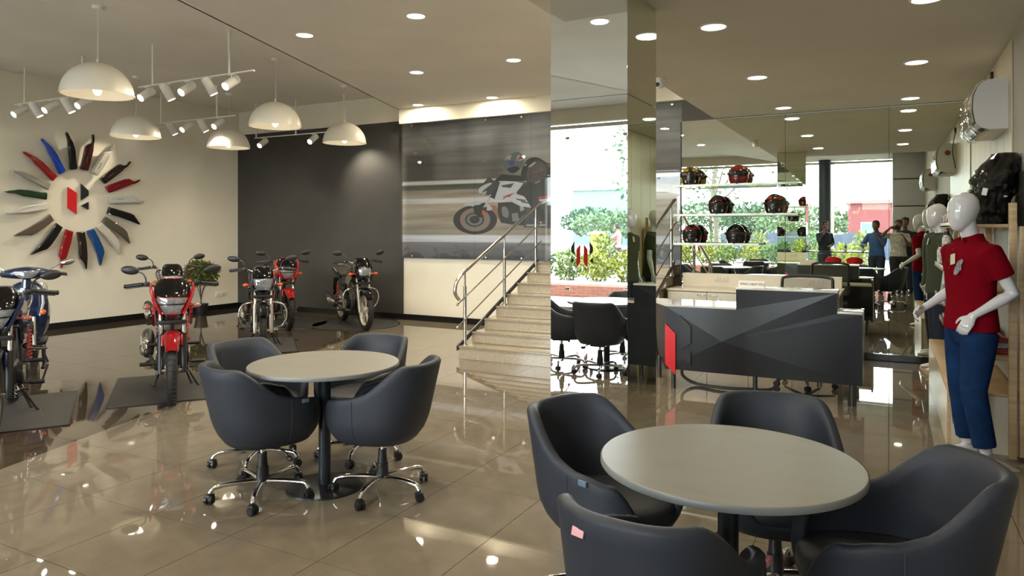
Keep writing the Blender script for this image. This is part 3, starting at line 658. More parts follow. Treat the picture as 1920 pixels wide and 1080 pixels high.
# back console with drawers against the mirror
cs = thing('back_console', 'cream laminate console with cupboard doors behind the desk', 'console', (0,0,0))
cx0, cx1, cy0, cy1 = -2.52, -.50, 8.98, 9.485
bm = nb(); box(bm, ((cx0+cx1)/2, (cy0+cy1)/2, .79), (cx1-cx0, cy1-cy0, .024), bev=.002); obj('counter_top', bm, cream_lam, cs)
bm = nb(); box(bm, ((-2.43+cx1)/2, cy1-.012, .89), (cx1+2.43, .024, .175), bev=.001, seg=1); obj('upstand', bm, cream_lam, cs, False)
bm = nb(); box(bm, ((cx0+cx1)/2, (cy0+cy1)/2+.02, .42), (cx1-cx0-.03, cy1-cy0-.05, .69)); obj('carcass', bm, mat('dark_carcass', (.09,.07,.05), .5), cs, False)
w = (cx1-cx0-.03)/4
for i in range(4):
    bm = nb(); box(bm, (cx0+.015+w*(i+.5), cy0+.012, .42), (w-.006, .018, .70), bev=.0015, seg=1); d = obj('door', bm, mat('cream_door', (.60,.56,.46), .28, var=.03), cs)
    s = 1 if i % 2 == 0 else -1; hx = cx0+.015+w*(i+.5)+s*(w/2-.07)
    bm = nb(); tube(bm, [(hx-.05,cy0+.004,.735),(hx-.04,cy0-.02,.735),(hx+.04,cy0-.02,.735),(hx+.05,cy0+.004,.735)], .005, 8, sm=2); obj('handle', bm, steel, d)
    if i == 1:
        bm = nb(); cyl(bm, (cx0+.015+w*1.3,cy0+.004,.70), (cx0+.015+w*1.3,cy0-.006,.70), .012, seg=14); box(bm, (cx0+.015+w*1.3,cy0-.006,.655), (.016,.004,.06), bev=.001); obj('lock', bm, steel, d)
for x in (-1.93, -.80):
    for dx_ in (-.045, .045):
        t_ = thing('wall_socket', f'white socket with three pin holes on the console upstand, {"left" if x < -1.5 else "office chair"} end', 'socket', (x+dx_*1.2, cy1-.025, .905), 0, 'sockets on the console upstand') if dx_ < 0 else t_
        bm = nb(); box(bm, (dx_*1.0+.054,-.002,0), (.088,.006,.075), bev=.002); f_ = obj('face_plate', bm, mat('ivory', (0,0,0)), t_)
        bm = nb()
        for a, b_ in ((0,.014),(-.014,-.010),(.014,-.010)): cyl(bm, (dx_+.054+a,-.004,b_), (dx_+.054+a,-.0065,b_), .0045, seg=10)
        obj('pin_holes', bm, blackp, f_)
# cables under the desk
t = thing('floor_cable', 'grey cable bundle looping on the floor under the desk', 'cable', (0,0,0))
bm = nb(); tube(bm, [(-1.80,7.05,.23),(-1.83,7.1,.10),(-1.70,7.12,.022),(-1.45,7.05,.022),(-1.2,7.1,.022),(-.98,7.2,.03),(-.92,7.3,.2)], .016, 8); obj('cable_sleeve', bm, mat('grey_cable', (.09,.085,.08), .5), t)
# glass shelves and helmets
gs = glass('shelf_glass', (.80,.92,.86), 2.0)
edge_sheen = mat('glass_edge_sky_sheen', (.80,.92,.88), .1, spec=.8, alpha=.85)  # whitened, heightened edge stands in for sky reflected in the shelf glass
for k, (x0, x1, z) in enumerate(((-2.49,-.97,2.125),(-2.49,-.97,1.745),(-2.49,-1.42,1.37))):
    t = thing('glass_shelf', f'clear glass helmet shelf on the mirror wall, {["top","middle","bottom"][k]} one', 'shelf', (x0, 9.20, z), 0, 'glass helmet shelves')
    bm = nb(); box(bm, ((x1-x0)/2, .15, 0), (x1-x0, .28, .012)); obj('glass_board', bm, gs, t, False)
    bm = nb(); box(bm, ((x1-x0)/2, .004, 0), (x1-x0, .006, .030), bev=.002); obj('front_edge', bm, edge_sheen, t)
    for x in (.25, x1-x0-.25):
        bm = nb(); box(bm, (x, .285, -.012), (.05,.03,.05), bev=.004); obj('clamp', bm, chrome, t)
def helmet(x, z, base, accent, label, rz=0, white=True):
    t = thing('helmet', label, 'helmet', (x, 9.335, z+.007), rz, 'full face helmets on the glass shelves')
    hm = mat('helmet_'+base[0], base[1], .15, coat=1); am = mat('helmet_'+accent[0], accent[1], .2, coat=1)
    bm = nb()
    for i in range(15):
        pass
    prof = []
    n = 22
    rs = []
    for zz in (0, .02, .05, .09, .13, .165, .20, .225, .243, .250):
        s = math.sqrt(max(0, 1-((zz-.105)/.147)**2)); s = max(s, .0)
        rx = .122*s if zz > .04 else .122*(.80+zz*2.2); ry = .152*s if zz > .04 else .150*(.82+zz*2.0)
        rr = []
        for k in range(32):
            a = 2*PI*k/32; y = -math.cos(a)*ry; x_ = math.sin(a)*rx
            if zz < .09: y += -.012*(1-zz/.09)*max(0, math.cos(a))
            rr.append(V(x_, y, zz))
        rs.append(rr)
    rs.append([V(math.sin(2*PI*k/32)*.004, -math.cos(2*PI*k/32)*.004, .2525) for k in range(32)])
    rings(bm, rs); obj('shell', bm, hm, t, True, 60)
    def patch(z0, z1, a0, a1, off, m, name, nz=5, na=14, par=t):
        bm = nb(); rr = []
        for i in range(nz+1):
            zz = z0+(z1-z0)*i/nz; s = math.sqrt(max(.02, 1-((zz-.105)/.147)**2)) if zz > .04 else .86+zz
            L_ = []
            for k in range(na+1):
                a = a0+(a1-a0)*k/na; L_.append(V(math.sin(a)*(.122*s+off), -math.cos(a)*(.152*s+off)-(.012*(1-zz/.09)*max(0, math.cos(a)) if zz < .09 else 0), zz+(.02*(abs(a)/1.3)**2 if name=='visor' else 0)))
            rr.append(L_)
        rings(bm, rr, closed=False, cap=False)
        r = bmesh.ops.solidify(bm, geom=bm.faces[:], thickness=.004)
        return obj(name, bm, m, par)
    vz = patch(.088, .168, -1.25, 1.25, .006, mat('dark_visor', (.015,.012,.010), .04, coat=1), 'visor')
    for s in (-1, 1):
        bm = nb(); cyl(bm, (s*.122,-.03,.135), (s*.134,-.03,.135), .022, .018, 18); obj('visor_pivot', bm, hm, t)
        patch(.03, .062, s*.45 if s > 0 else -.62, s*.62 if s > 0 else -.45, .005, mat('vent_white', (.7,.68,.6), .3) if white else am, 'vent', 2, 3)
        patch(.035, .10, s*1.0 if s > 0 else -2.1, s*2.1 if s > 0 else -1.0, .003, am, 'side_graphic', 3, 8)
        patch(.180, .215, .25 if s > 0 else -1.3, 1.3 if s > 0 else -.25, .003, am, 'top_graphic', 3, 8)
    patch(.012, .050, -.22, .22, .006, blackp, 'chin_vent', 2, 5)
    bm = nb(); lathe(bm, [(.80,0),(.86,.012),(.80,.02)], 32); bmesh.ops.scale(bm, vec=(.118,.147,.8), verts=bm.verts[:]); obj('rim', bm, blackp, t)
BKH = ('black', (.006,.006,.007)); 
helmet(-2.30, 2.125, BKH, ('yellow', (.62,.36,.0)), 'black helmet with yellow flashes, top glass shelf', .25)
helmet(-1.69, 2.125, ('red', (.13,.005,.002)), ('orange_red', (.32,.02,.004)), 'metallic red helmet, top glass shelf', .05, False)
helmet(-1.945, 1.745, BKH, ('dark_red', (.16,.008,.008)), 'black helmet with faint dark red graphics, middle glass shelf near the poster', .15)
helmet(-1.255, 1.745, BKH, ('orange', (.55,.06,.008)), 'black helmet with orange flashes, middle glass shelf', .1)
helmet(-2.28, 1.37, BKH, ('red_flash', (.40,.008,.010)), 'black helmet with small red flashes, bottom glass shelf near the poster', .2)
helmet(-1.72, 1.37, BKH, ('black_matt', (.012,.011,.010)), 'plain black helmet, bottom glass shelf', 0, False)
# security camera on the low ceiling edge
t = thing('security_camera', 'small white dome security camera at the low ceiling edge beside the mirror column', 'camera', (-1.95, 6.72, 3.02))
bm = nb(); cyl(bm, (0,0,-.03), (0,0,-.001), .05, .055, 24); obj('mount', bm, white_pl, t)
bm = nb(); ell(bm, (0,0,-.06), (.046,.046,.046)); obj('dome', bm, white_pl, t)
bm = nb(); cyl(bm, (-.01,-.035,-.065), (-.015,-.055,-.072), .020, seg=18); obj('lens', bm, blackp, t)

# ------------------------------------------------------------------ swivel chairs
def make_chair(label, tab='blue'):
    t = thing('swivel_tub_chair', label, 'chair', (0,0,0), 0)
    NA = 64
    def ztop(a):            # a: 0 at the back
        a = abs(a); d = math.degrees(a)
        f = lambda x, x0, x1, y0, y1: y0+(y1-y0)*(.5-.5*math.cos(PI*min(1, max(0, (x-x0)/(x1-x0)))))
        if d < 48: return .795
        if d < 100: return f(d, 44, 100, .795, .605)
        if d < 130: return f(d, 100, 130, .605, .580)
        return f(d, 130, 172, .580, .405)
    def plan(a, s):
        c, n = -math.cos(a), math.sin(a)
        hx, hy = .288*s, .275*s          # x: back(-)..front(+)
        e = 2/2.5
        return math.copysign(abs(c)**e, c)*hx, math.copysign(abs(n)**e, n)*hy
    def pt(a, z, inn):
        k = max(0, (z-.325)/(.60-.325))
        s = .76+.24*math.sin(min(1, k*2.0)*PI/2)**.8 if k > 0 else .76
        if inn: s -= .16
        x, y = plan(a, s)
        lean = max(0, z-.42)
        wb = max(0, math.cos(a)); x -= lean*.24*(wb**.5)
        y *= 1+.06*lean
        return Vector((x+.03, y, z))
    rs = []
    ang = [-PI+2*PI*k/NA for k in range(NA)]
    levels = 10
    rs.append([V(.03+.001*math.cos(a), .001*math.sin(a)  , .330) for a in ang])
    rs.append([V((plan(a,.55)[0])+.03, plan(a,.55)[1]  , .330) for a in ang])
    for i in range(levels):
        f = (i/(levels-1))
        rs.append([pt(a, .332+(ztop(a)-.018-.332)*f, False) for a in ang])
    def rim(a, out, up):
        p, q = pt(a, ztop(a)-.018, False), pt(a, ztop(a)-.018, True)
        m = p.lerp(q, out); m.z = ztop(a)-.018+up; return m
    rs.append([rim(a, .10, .012) for a in ang]); rs.append([rim(a, .35, .018) for a in ang]); rs.append([rim(a, .68, .018) for a in ang]); rs.append([rim(a, .93, .010) for a in ang])
    for i in range(1, 8):
        f = i/7
        rs.append([pt(a, max(.40, (ztop(a)-.018)*(1-f)+.40*f), True) for a in ang])
    rs.append([V(.03+.001*math.cos(a), .001*math.sin(a), .40) for a in ang])
    bm = nb(); rings(bm, rs); obj('upholstered_shell', bm, leather, t, True, 80)
    # seat cushion
    bm = nb(); rr = []
    for s, z in ((.50,.385),(.76,.388),(.80,.41),(.80,.440),(.76,.456),(.60,.464),(.30,.468),(.01,.468)):
        rr.append([V(plan(a, s)[0]*1.06+.055, plan(a, s)[1], z) for a in ang])
    rings(bm, rr); obj('seat_cushion', bm, leather_shade, t, True, 80)
    for s in (-1, 1):
        bm = nb(); a = s*math.radians(92)
        tube(bm, [pt(a, z, False) + V(0, s*.001, 0) for z in (.37,.42,.48,.55,ztop(a)-.02)], .0022, 5); obj('seam', bm, mat('seam_thread', (.035,.04,.05), .6), t)
    a = math.radians(-106 if tab != 'none' else 0)
    if tab != 'none':
        tm = mat('tab_'+tab, {'blue':(.10,.15,.21),'pink':(.55,.22,.26)}[tab], .4)
        p = pt(a, ztop(a)-.012, False); bm = nb(); box(bm, p+V(0,-.003,-.008), (.042,.012,.022), bev=.003); o = obj('fabric_tab', bm, tm, t)
        if tab == 'pink':
            bm = nb(); a2 = math.radians(18); p = pt(a2, .735, False); box(bm, p+V(-.003,0,0), (.004,.042,.024), rot=(0,.25,-.2), bev=.002); obj('back_label', bm, mat('tab_pinkback', (.62,.30,.33), .5), t)
    # mechanism and column
    bm = nb(); box(bm, (0,0,.315), (.20,.16,.03), bev=.006); obj('seat_plate', bm, blackp, t)
    bm = nb(); cyl(bm, (0,0,.20), (0,0,.31), .014, seg=16); obj('gas_piston', bm, chrome, t)
    bm = nb(); cyl(bm, (0,0,.095), (0,0,.175), .036, .034, 20); cyl(bm, (0,0,.175), (0,0,.255), .029, .024, 20); obj('column_sleeve', bm, blackp, t)
    bm = nb(); cyl(bm, (0,0,.060), (0,0,.105), .022, .030, 20); obj('hub', bm, chrome, t)
    bm = nb(); tube(bm, [(.03,-.06,.31),(.05,-.16,.29),(.06,-.20,.265)], .006, 8); ell(bm, (.063,-.215,.255), (.016,.03,.016)); obj('height_lever', bm, blackp, t)
    for k in range(5):
        a = 2*PI*k/5+.35; u = V(math.cos(a), math.sin(a), 0)
        bm = nb(); P_ = smoothpts([u*.015+V(0,0,.092), u*.12+V(0,0,.098), u*.22+V(0,0,.097), u*.265+V(0,0,.088), u*.285+V(0,0,.062)], 4)
        loft(bm, [(p, .018-.005*i/len(P_), .013) for i, p in enumerate(P_)], 10, side=(-u.y,u.x,0)); leg = obj('base_arm', bm, chrome, t)
        bm = nb(); M = Matrix.Translation(u*.288+V(0,0,0)) @ Matrix.Rotation(a+.9, 4, 'Z')
        for s in (-1, 1):
            v = bm.verts[:]; cyl(bm, M @ V(0,s*.006,.026), M @ V(0,s*.024,.026), .026, .023, 18)
        box(bm, M @ V(-.004,0,.043), (.045,.040,.024), rot=(0,0,a+.9), bev=.008); cyl(bm, u*.286+V(0,0,.05), u*.286+V(0,0,.068), .008, seg=8)
        obj('caster', bm, blackp, leg)
    return t
def place(t, x, y, deg, label=None, group=None):
    t.location = (x, y, 0); t.rotation_euler = (0,0,math.radians(deg))
    if label: t['label'] = label
    t['group'] = group
proto = make_chair('grey tub chair', 'blue')
GL, GR_ = 'grey swivel tub chairs at the table by the stairs side', 'grey swivel tub chairs at the near table'
place(proto, -3.24, 2.99, 71, 'grey tub chair at the far table, its outer back turned to the camera', GL)
c2 = dup(proto, (-2.66, 3.37, 0), math.radians(191), 'grey tub chair at the far table on the column side, seen from its flank', GL)
c3 = dup(proto, (-3.72, 3.40, 0), math.radians(-6), 'grey tub chair at the far table on the motorcycle side, open seat facing the table', GL)
c4 = dup(proto, (-3.22, 3.85, 0), math.radians(-85), 'grey tub chair behind the far table, facing the camera', GL)
c5 = make_chair('x', 'pink'); place(c5, -.60, 2.10, 83, 'large grey tub chair nearest the camera, pink label on its back', GR_)
c6 = dup(proto, (-1.06, 2.84, 0), math.radians(-22), 'grey tub chair at the near table in front of the mirror column', GR_)
c7 = dup(proto, (-.43, 3.22, 0), math.radians(-78), 'grey tub chair behind the near table, in front of the reception desk', GR_)
c8 = dup(proto, (.01, 2.70, 0), math.radians(197), 'large grey tub chair at the near table on the mannequin side', GR_)
for k, (x, y, d) in enumerate(((-2.95,.14,90),(-2.46,.56,180),(-3.42,.82,-20),(-2.88,.98,-95))):
    dup(proto, (x, y, 0), math.radians(d), 'grey tub chair at the mirror-only third table, ' + ['its window side','its right flank','its left flank','its stair side'][k], 'grey swivel tub chairs at the third table')
# round tables
def table(x, y, label, col_top, r=.445):
    t = thing('round_table', label, 'table', (x, y, 0), 0, 'round pedestal tables')
    bm = nb(); lathe(bm, [(.0001,.728),(r-.006,.728),(r,.731),(r,.749),(r-.003,.752),(.0001,.752)], 96); obj('table_top', bm, mat('grey_beige_laminate', (.20,.19,.16), .38, var=.05, vscale=3, stretch=(1,5,1), bump=.05), t, True, 30)
    bm = nb(); lathe(bm, [(r+.0005,.7285),(r+.002,.731),(r+.002,.748),(r+.0005,.7505)], 96); obj('edge_band', bm, mat('grey_edge_band', (.17,.18,.18), .4), t)
    bm = nb(); cyl(bm, (0,0,.02), (0,0,.727), .036, seg=32); cyl(bm, (0,0,.715), (0,0,.728), .12, seg=32); obj('pedestal', bm, mat('dark_steel_pedestal', (.022,.030,.036), .35, .3), t)
    bm = nb(); lathe(bm, [(.0001,.024),(.20,.018),(.228,.010),(.23,.0),(.0001,.0)], 64); obj('base_plate', bm, mat('dark_base_plate', (.020,.022,.024), .3, .3), t)
table(-3.02, 3.27, 'round beige table with four grey chairs, beyond the near table', None)
table(-.50, 2.57, 'large looking round beige table nearest the camera', None)
table(-2.95, .62, 'third round table, seen only in the mirrors', None)
# office chair behind the desk
t = thing('office_chair', 'black mesh back office chair behind the reception desk', 'chair', (-.74, 7.62, 0), math.radians(-90))
bm = nb(); pts = [(0,-.21,.62),(0,-.235,.80),(0,-.24,1.0),(0,-.19,1.07),(0,.19,1.07),(0,.24,1.0),(0,.235,.80),(0,.21,.62)]
tube(bm, [(-.24-(.02 if abs(p[1])<.2 else 0), p[1], p[2]) for p in pts]+[(-.24,-.21,.62)], .017, 8, sm=3); obj('back_frame', bm, blackp, t)
bm = nb(); rr = [[V(-.25+.02*math.cos(y*4), y, z) for y in [(-.22+.44*i/8) for i in range(9)]] for z in (.63,.75,.88,1.0,1.055)]; rings(bm, rr, closed=False, cap=False); obj('back_mesh', bm, mat('grey_net', (.16,.15,.14), .8, alpha=.55), t)
bm = nb(); box(bm, (0,0,.47), (.46,.46,.08), bev=.03, seg=3); obj('seat', bm, blackp, t)
bm = nb(); cyl(bm, (0,0,.10), (0,0,.43), .025, seg=14); tube(bm, [(-.05,0,.43),(-.25,0,.45),(-.26,0,.66)], .02, 8); obj('support', bm, blackp, t)
for k in range(5):
    a = 2*PI*k/5+.2; u = V(math.cos(a), math.sin(a), 0); bm = nb(); loft(bm, [(u*.02+V(0,0,.10),.022,.016),(u*.28+V(0,0,.065),.014,.010)], 8, side=(-u.y,u.x,0)); leg = obj('base_arm', bm, mat('grey_nylon', (.10,.09,.07), .5), t)
    bm = nb(); M = Matrix.Translation(u*.28) @ Matrix.Rotation(a+.6, 4, 'Z')
    for s in (-1,1): cyl(bm, M @ V(0,s*.006,.027), M @ V(0,s*.024,.027), .027, .024, 16)
    obj('caster', bm, blackp, leg)

# ------------------------------------------------------------------ right wall: shelving, air conditioners, dark panel
bm = nb(); box(bm, (XR-.012, 5.55, .98), (.022, 1.45, 1.96), bev=.003); t = struct('dark_wall_panel', bm, mat('dark_panel_laminate', (.055,.052,.048), .35), 'dark flush panel on the right wall')  # flat dark panel along the lower part of the wall
pn = thing('trim_6', 'cream vertical wall panels behind the shelving', None, (0,0,0)); pn['kind'] = 'structure'
bm = nb(); box(bm, (0,0,0), (.010, .412, 2.98), bev=.003, seg=1); pme = mesh('panel', bm, mat('cream_wall_panel', (.56,.50,.37), .45, var=.03))
for k in range(7):
    o = bpy.data.objects.new('panel', pme); C.objects.link(o); o.parent = pn; o.location = (XR-.006, 6.7+k*.42, 1.51)
def bench(y0, y1, label):
    t = thing('display_bench', label, 'bench', (.37, y0, 0), 0)
    L_ = y1-y0
    bm = nb(); box(bm, (.225, L_/2, .412), (.45, L_, .020), bev=.002); obj('top_board', bm, wood, t)
    bm = nb(); box(bm, (.009, L_/2, .20), (.018, L_-.04, .40)); obj('front_board', bm, cream_lam, t, False)
    for y in (.01, L_-.01):
        bm = nb(); box(bm, (.225, y, .20), (.43, .018, .40)); obj('end_board', bm, cream_lam, t, False)
        bm = nb(); box(bm, (.010, y, .205), (.022, .022, .41)); obj('edge_strip', bm, wood, t, False)
bench(5.93, 8.55, 'low bench with pale wood top under the merchandise shelving')
sh = thing('display_shelving', 'pale wood merchandise shelving unit along the right wall', 'shelving', (0,0,0))
for y in (5.86, 7.2, 8.52):
    bm = nb(); box(bm, (.745, y, .87), (.045, .045, 1.74), bev=.002); obj('post', bm, wood, sh)
    bm = nb(); box(bm, (.795, y, .80), (.025, .045, 1.56), bev=.002); obj('rear_post', bm, wood, sh)
bm = nb(); box(bm, (.79, 7.2, 1.0), (.010, 2.6, 1.1)); obj('back_panel', bm, mat('grey_back_panel', (.33,.34,.32), .5), sh, False)
for z, x0, y0, y1 in ((1.585,.47,5.88,8.52),(.665,.44,5.9,7.15),(1.20,.42,7.3,8.5),(.90,.42,7.25,8.5),(1.12,.60,5.9,7.15),(.655,.46,7.25,8.5)):
    bm = nb(); box(bm, ((x0+.775)/2, (y0+y1)/2, z), (.775-x0, y1-y0, .022), bev=.002); s_ = obj('shelf_board', bm, wood, sh)
    bm = nb(); box(bm, (x0+.006, (y0+y1)/2, z+.014), (.012, y1-y0, .040), bev=.002); obj('front_lip', bm, cream_lam, s_)
def ac(y0, label):
    t = thing('air_conditioner', label, 'air conditioner', (XR-.002, y0, 2.345), 0, 'wall air conditioners still in clear wrapping')
    prof = [(0,0),(0,.395),(-.10,.395),(-.16,.385),(-.205,.35),(-.235,.27),(-.24,.16),(-.225,.07),(-.19,.02),(-.13,0)]
    bm = nb(); prism(bm, prof, (0,0,0), (1,0,0), (0,0,1), (0,.88,0), bev=.008); obj('body', bm, mat('ac_white', (.60,.60,.58), .3), t, True, 30)
    bm = nb(); prism(bm, [(-.17,.392),(-.215,.36),(-.25,.27),(-.256,.15),(-.24,.06),(-.232,.06),(-.247,.15),(-.241,.27),(-.207,.352),(-.165,.384)], (0,-.004,0), (1,0,0), (0,0,1), (0,.888,0)); obj('front_panel', bm, mat('ac_front', (.55,.50,.42), .12, coat=1), t, True, 30)
    bm = nb(); box(bm, (-.175,.44,.012), (.075,.80,.012), rot=(0,-.45,0)); f_ = obj('air_outlet', bm, blackp, t, False)
    bm = nb()
    for k in range(2): box(bm, (-.19+.035*k,.44,.016-.012*k), (.012,.78,.006), rot=(0,-.45,0))
    obj('louvre', bm, mat('ac_louvre', (.20,.20,.20), .3), f_, False)
    for yy in (-.002, .882):
        bm = nb(); cyl(bm, (-.11,yy,.27), (-.11,yy+(.0015 if yy > 0 else -.0015),.27), .035, seg=20); obj('sticker', bm, mat('ac_sticker', (.22,.03,.02) if yy > 0 else (.52,.52,.52), .4) if yy > 0 else mat('ac_white', (0,0,0)), t)
    # crinkled clear wrapping over the lower front
    bm = nb(); rnd = random.Random(int(y0*10)); rr = []
    for i, (x, z) in enumerate([(-.22,.375),(-.262,.28),(-.268,.16),(-.252,.05),(-.20,-.012),(-.12,-.018)]):
        rr.append([V(x-rnd.uniform(0,.006), -.006+.892*k/24, z-rnd.uniform(0,.006)) for k in range(25)])
    rings(bm, rr, closed=False, cap=False); obj('plastic_wrap', bm, glass('clear_wrap', (.97,.97,.97), .8), t, False)
ac(6.67, 'white wall air conditioner high on the right wall, in clear wrapping')
ac(2.22, 'white wall air conditioner seen only in the mirror wall')
t = thing('power_cord', 'black power cord looping down to the air conditioner', 'cord', (0,0,0))
bm = nb(); tube(bm, [(.815,7.56,2.90),(.79,7.62,2.80),(.77,7.66,2.62),(.80,7.60,2.45),(.81,7.56,2.40)], .006, 8); obj('cord_run', bm, blackp, t)
bm = nb(); box(bm, (.812,7.56,2.92), (.03,.05,.07), bev=.004); obj('plug', bm, blackp, t)
# merchandise
def bottle(x, y, z, label, s=1.0):
    t = thing('water_bottle', label, 'bottle', (x, y, z), 0, 'patterned metal bottles on the shelving')
    bm = nb(); lathe(bm, [(.0001,0),(.034*s,0),(.036*s,.005),(.036*s,.14*s),(.024*s,.168*s),(.022*s,.175*s),(.0001,.175*s)], 24); obj('bottle_body', bm, mat('bottle_pattern', (.50,.50,.47), .35, var=.75, vscale=55), t)
    bm = nb(); cyl(bm, (0,0,.172*s), (0,0,.205*s), .023*s, seg=20); obj('cap', bm, blackp, t)
bottle(.47, 7.62, 1.335, 'patterned white bottle with black cap standing on a mug carton')
bottle(.46, 8.20, 1.213, 'patterned white bottle with black cap nearest the mirror wall')
def carton(x, y, z, s, label, colr=(.45,.44,.43), stripe=(.02,.02,.025)):
    t = thing('mug_carton', label, 'box', (x, y, z), 0, 'small printed cartons on the shelving')
    bm = nb(); box(bm, (0,0,s[2]/2), s, bev=.002); obj('carton_body', bm, mat('carton_%.2f' % colr[0], colr, .5), t)
    bm = nb()
    for k in range(3): box(bm, (-s[0]/2-.001, -s[1]*.3+s[1]*.3*k, s[2]*.5), (.002, s[1]*.14, s[2]*.7)); box(bm, (-s[0]*.3+s[0]*.3*k, -s[1]/2-.001, s[2]*.5), (s[0]*.12, .002, s[2]*.7), rot=(0,.15,0))
    obj('printed_stripes', bm, mat('carton_ink_%.2f' % stripe[0], stripe, .5), t, False)
carton(.50, 7.62, 1.212, (.12,.20,.12), 'grey and black printed carton under the patterned bottle')
carton(.52, 8.32, 1.597, (.08,.10,.10), 'white and navy carton on the top shelf, nearest the mirror', (.52,.50,.50), (.03,.035,.07))
carton(.52, 7.98, 1.597, (.08,.12,.11), 'white and pink carton on the top shelf, middle one', (.58,.52,.52), (.30,.06,.10))
carton(.54, 7.62, 1.597, (.09,.10,.10), 'pale pink carton on the top shelf, next to the wrapped jackets', (.55,.45,.43), (.25,.05,.07))
def soft_pack(x, y, z, s, c1, c2, label, rz=0, n=3, seed=1):
    t = thing('wrapped_garments', label, 'clothing pack', (x, y, z), rz, 'folded garments in clear bags')
    rnd = random.Random(seed); zz = 0
    for k in range(n):
        h = s[2]/n; bm = nb(); box(bm, (0,0,zz+h/2), (s[0]*rnd.uniform(.9,1), s[1]*rnd.uniform(.9,1), h*.92), bev=h*.3)
        bmesh.ops.subdivide_edges(bm, edges=bm.edges[:], cuts=2, use_grid_fill=True)
        for v in bm.verts: v.co += Vector((rnd.gauss(0,.004), rnd.gauss(0,.004), rnd.gauss(0,.003)))
        for v in bm.verts: v.co.z = max(v.co.z, .001)
        obj('garment', bm, mat(*((c1[0], c1[1]) if k % 2 == 0 else (c2[0], c2[1])), .5), t, True, 30); zz += h
    bm = nb(); rr = []
    for i in range(7):
        a = PI*i/6; rr.append([V(-math.cos(a)*(s[0]*.56), -s[1]*.55+s[1]*1.1*k/8, max(.001, math.sin(a)**.6*(s[2]+.012)+rnd.gauss(0,.006))) for k in range(9)])
    rings(bm, rr, closed=False, cap=False); obj('clear_bag', bm, glass('clear_wrap', (.97,.97,.97)), t, False)
soft_pack(.60, 6.20, .678, (.28,.36,.12), ('garment_red', (.35,.06,.05)), ('garment_white', (.50,.48,.50)), 'red and white folded garments in clear bags beside the red polo mannequin', .1, 3, 2)
soft_pack(.66, 6.72, .678, (.20,.36,.12), ('garment_grey', (.16,.15,.14)), ('garment_grey2', (.28,.27,.25)), 'grey folded garments on the lower shelf behind the red polo mannequin', 0, 2, 3)
soft_pack(.60, 8.1, .912, (.28,.34,.10), ('garment_white', (0,0,0)), ('garment_pink', (.38,.24,.22)), 'white and pink wrapped garments on the shelf next to the olive mannequin', 0, 3, 5)
soft_pack(.60, 7.95, .668, (.28,.34,.08), ('garment_grey2', (0,0,0)), ('garment_white', (0,0,0)), 'pale wrapped garments on the lowest shelf by the mirror wall', 0, 2, 6)
def wrapped_jacket(x, y, z, w, d, h, label, seed):
    t = thing('wrapped_jacket', label, 'jacket', (x, y, z), 0, 'black riding jackets in plastic on the top shelf')
    rnd = random.Random(seed)
    for nm, m, off in (('jacket', mat('black_textile', (.014,.014,.014), .7, bump=.3), 0), ('clear_bag', glass('smoky_wrap', (.80,.79,.76), .9), .014)):
        bm = nb(); rr = []
        for i in range(26):
            f = i/25; zz = h*f*(1+off); s = .80+.25*math.sin(f*2.2)-.85*max(0, f-.62)**1.3*2.0
            ring = []
            for k in range(44):
                a = 2*PI*k/44; q = Vector((math.cos(a)*2.2, math.sin(a)*2.2, f*5+seed*3))
                n = noise.noise(q)*.22+noise.noise(q*2.7)*.14*(1 if off == 0 else 1.5)
                ring.append(V(math.cos(a)*(w/2*s+off)*(1+n)+.10*f*f, math.sin(a)*(d/2*s+off)*(1+n)+.05*f, zz))
            rr.append(ring)
        rings(bm, rr); obj(nm, bm, m, t, True, 20 if off else 70)
    bm = nb(); tube(bm, [(.08,.05,h*.95),(.10,.05,h*1.03),(.13,.05,h*.97)], .006, 6); obj('hanger_hook', bm, chrome, t)
    bm = nb(); box(bm, (-.05,-d/2-.03,h*.45), (.03,.003,.05), rot=(0,.2,0)); obj('size_tag', bm, white_pl, t, False)
wrapped_jacket(.640, 6.14, 1.597, .24, .42, .50, 'black riding jacket in clear plastic, nearest on the top shelf', 1)
wrapped_jacket(.66, 6.72, 1.597, .26, .40, .28, 'smaller black wrapped jacket behind the nearest one on the top shelf', 4)
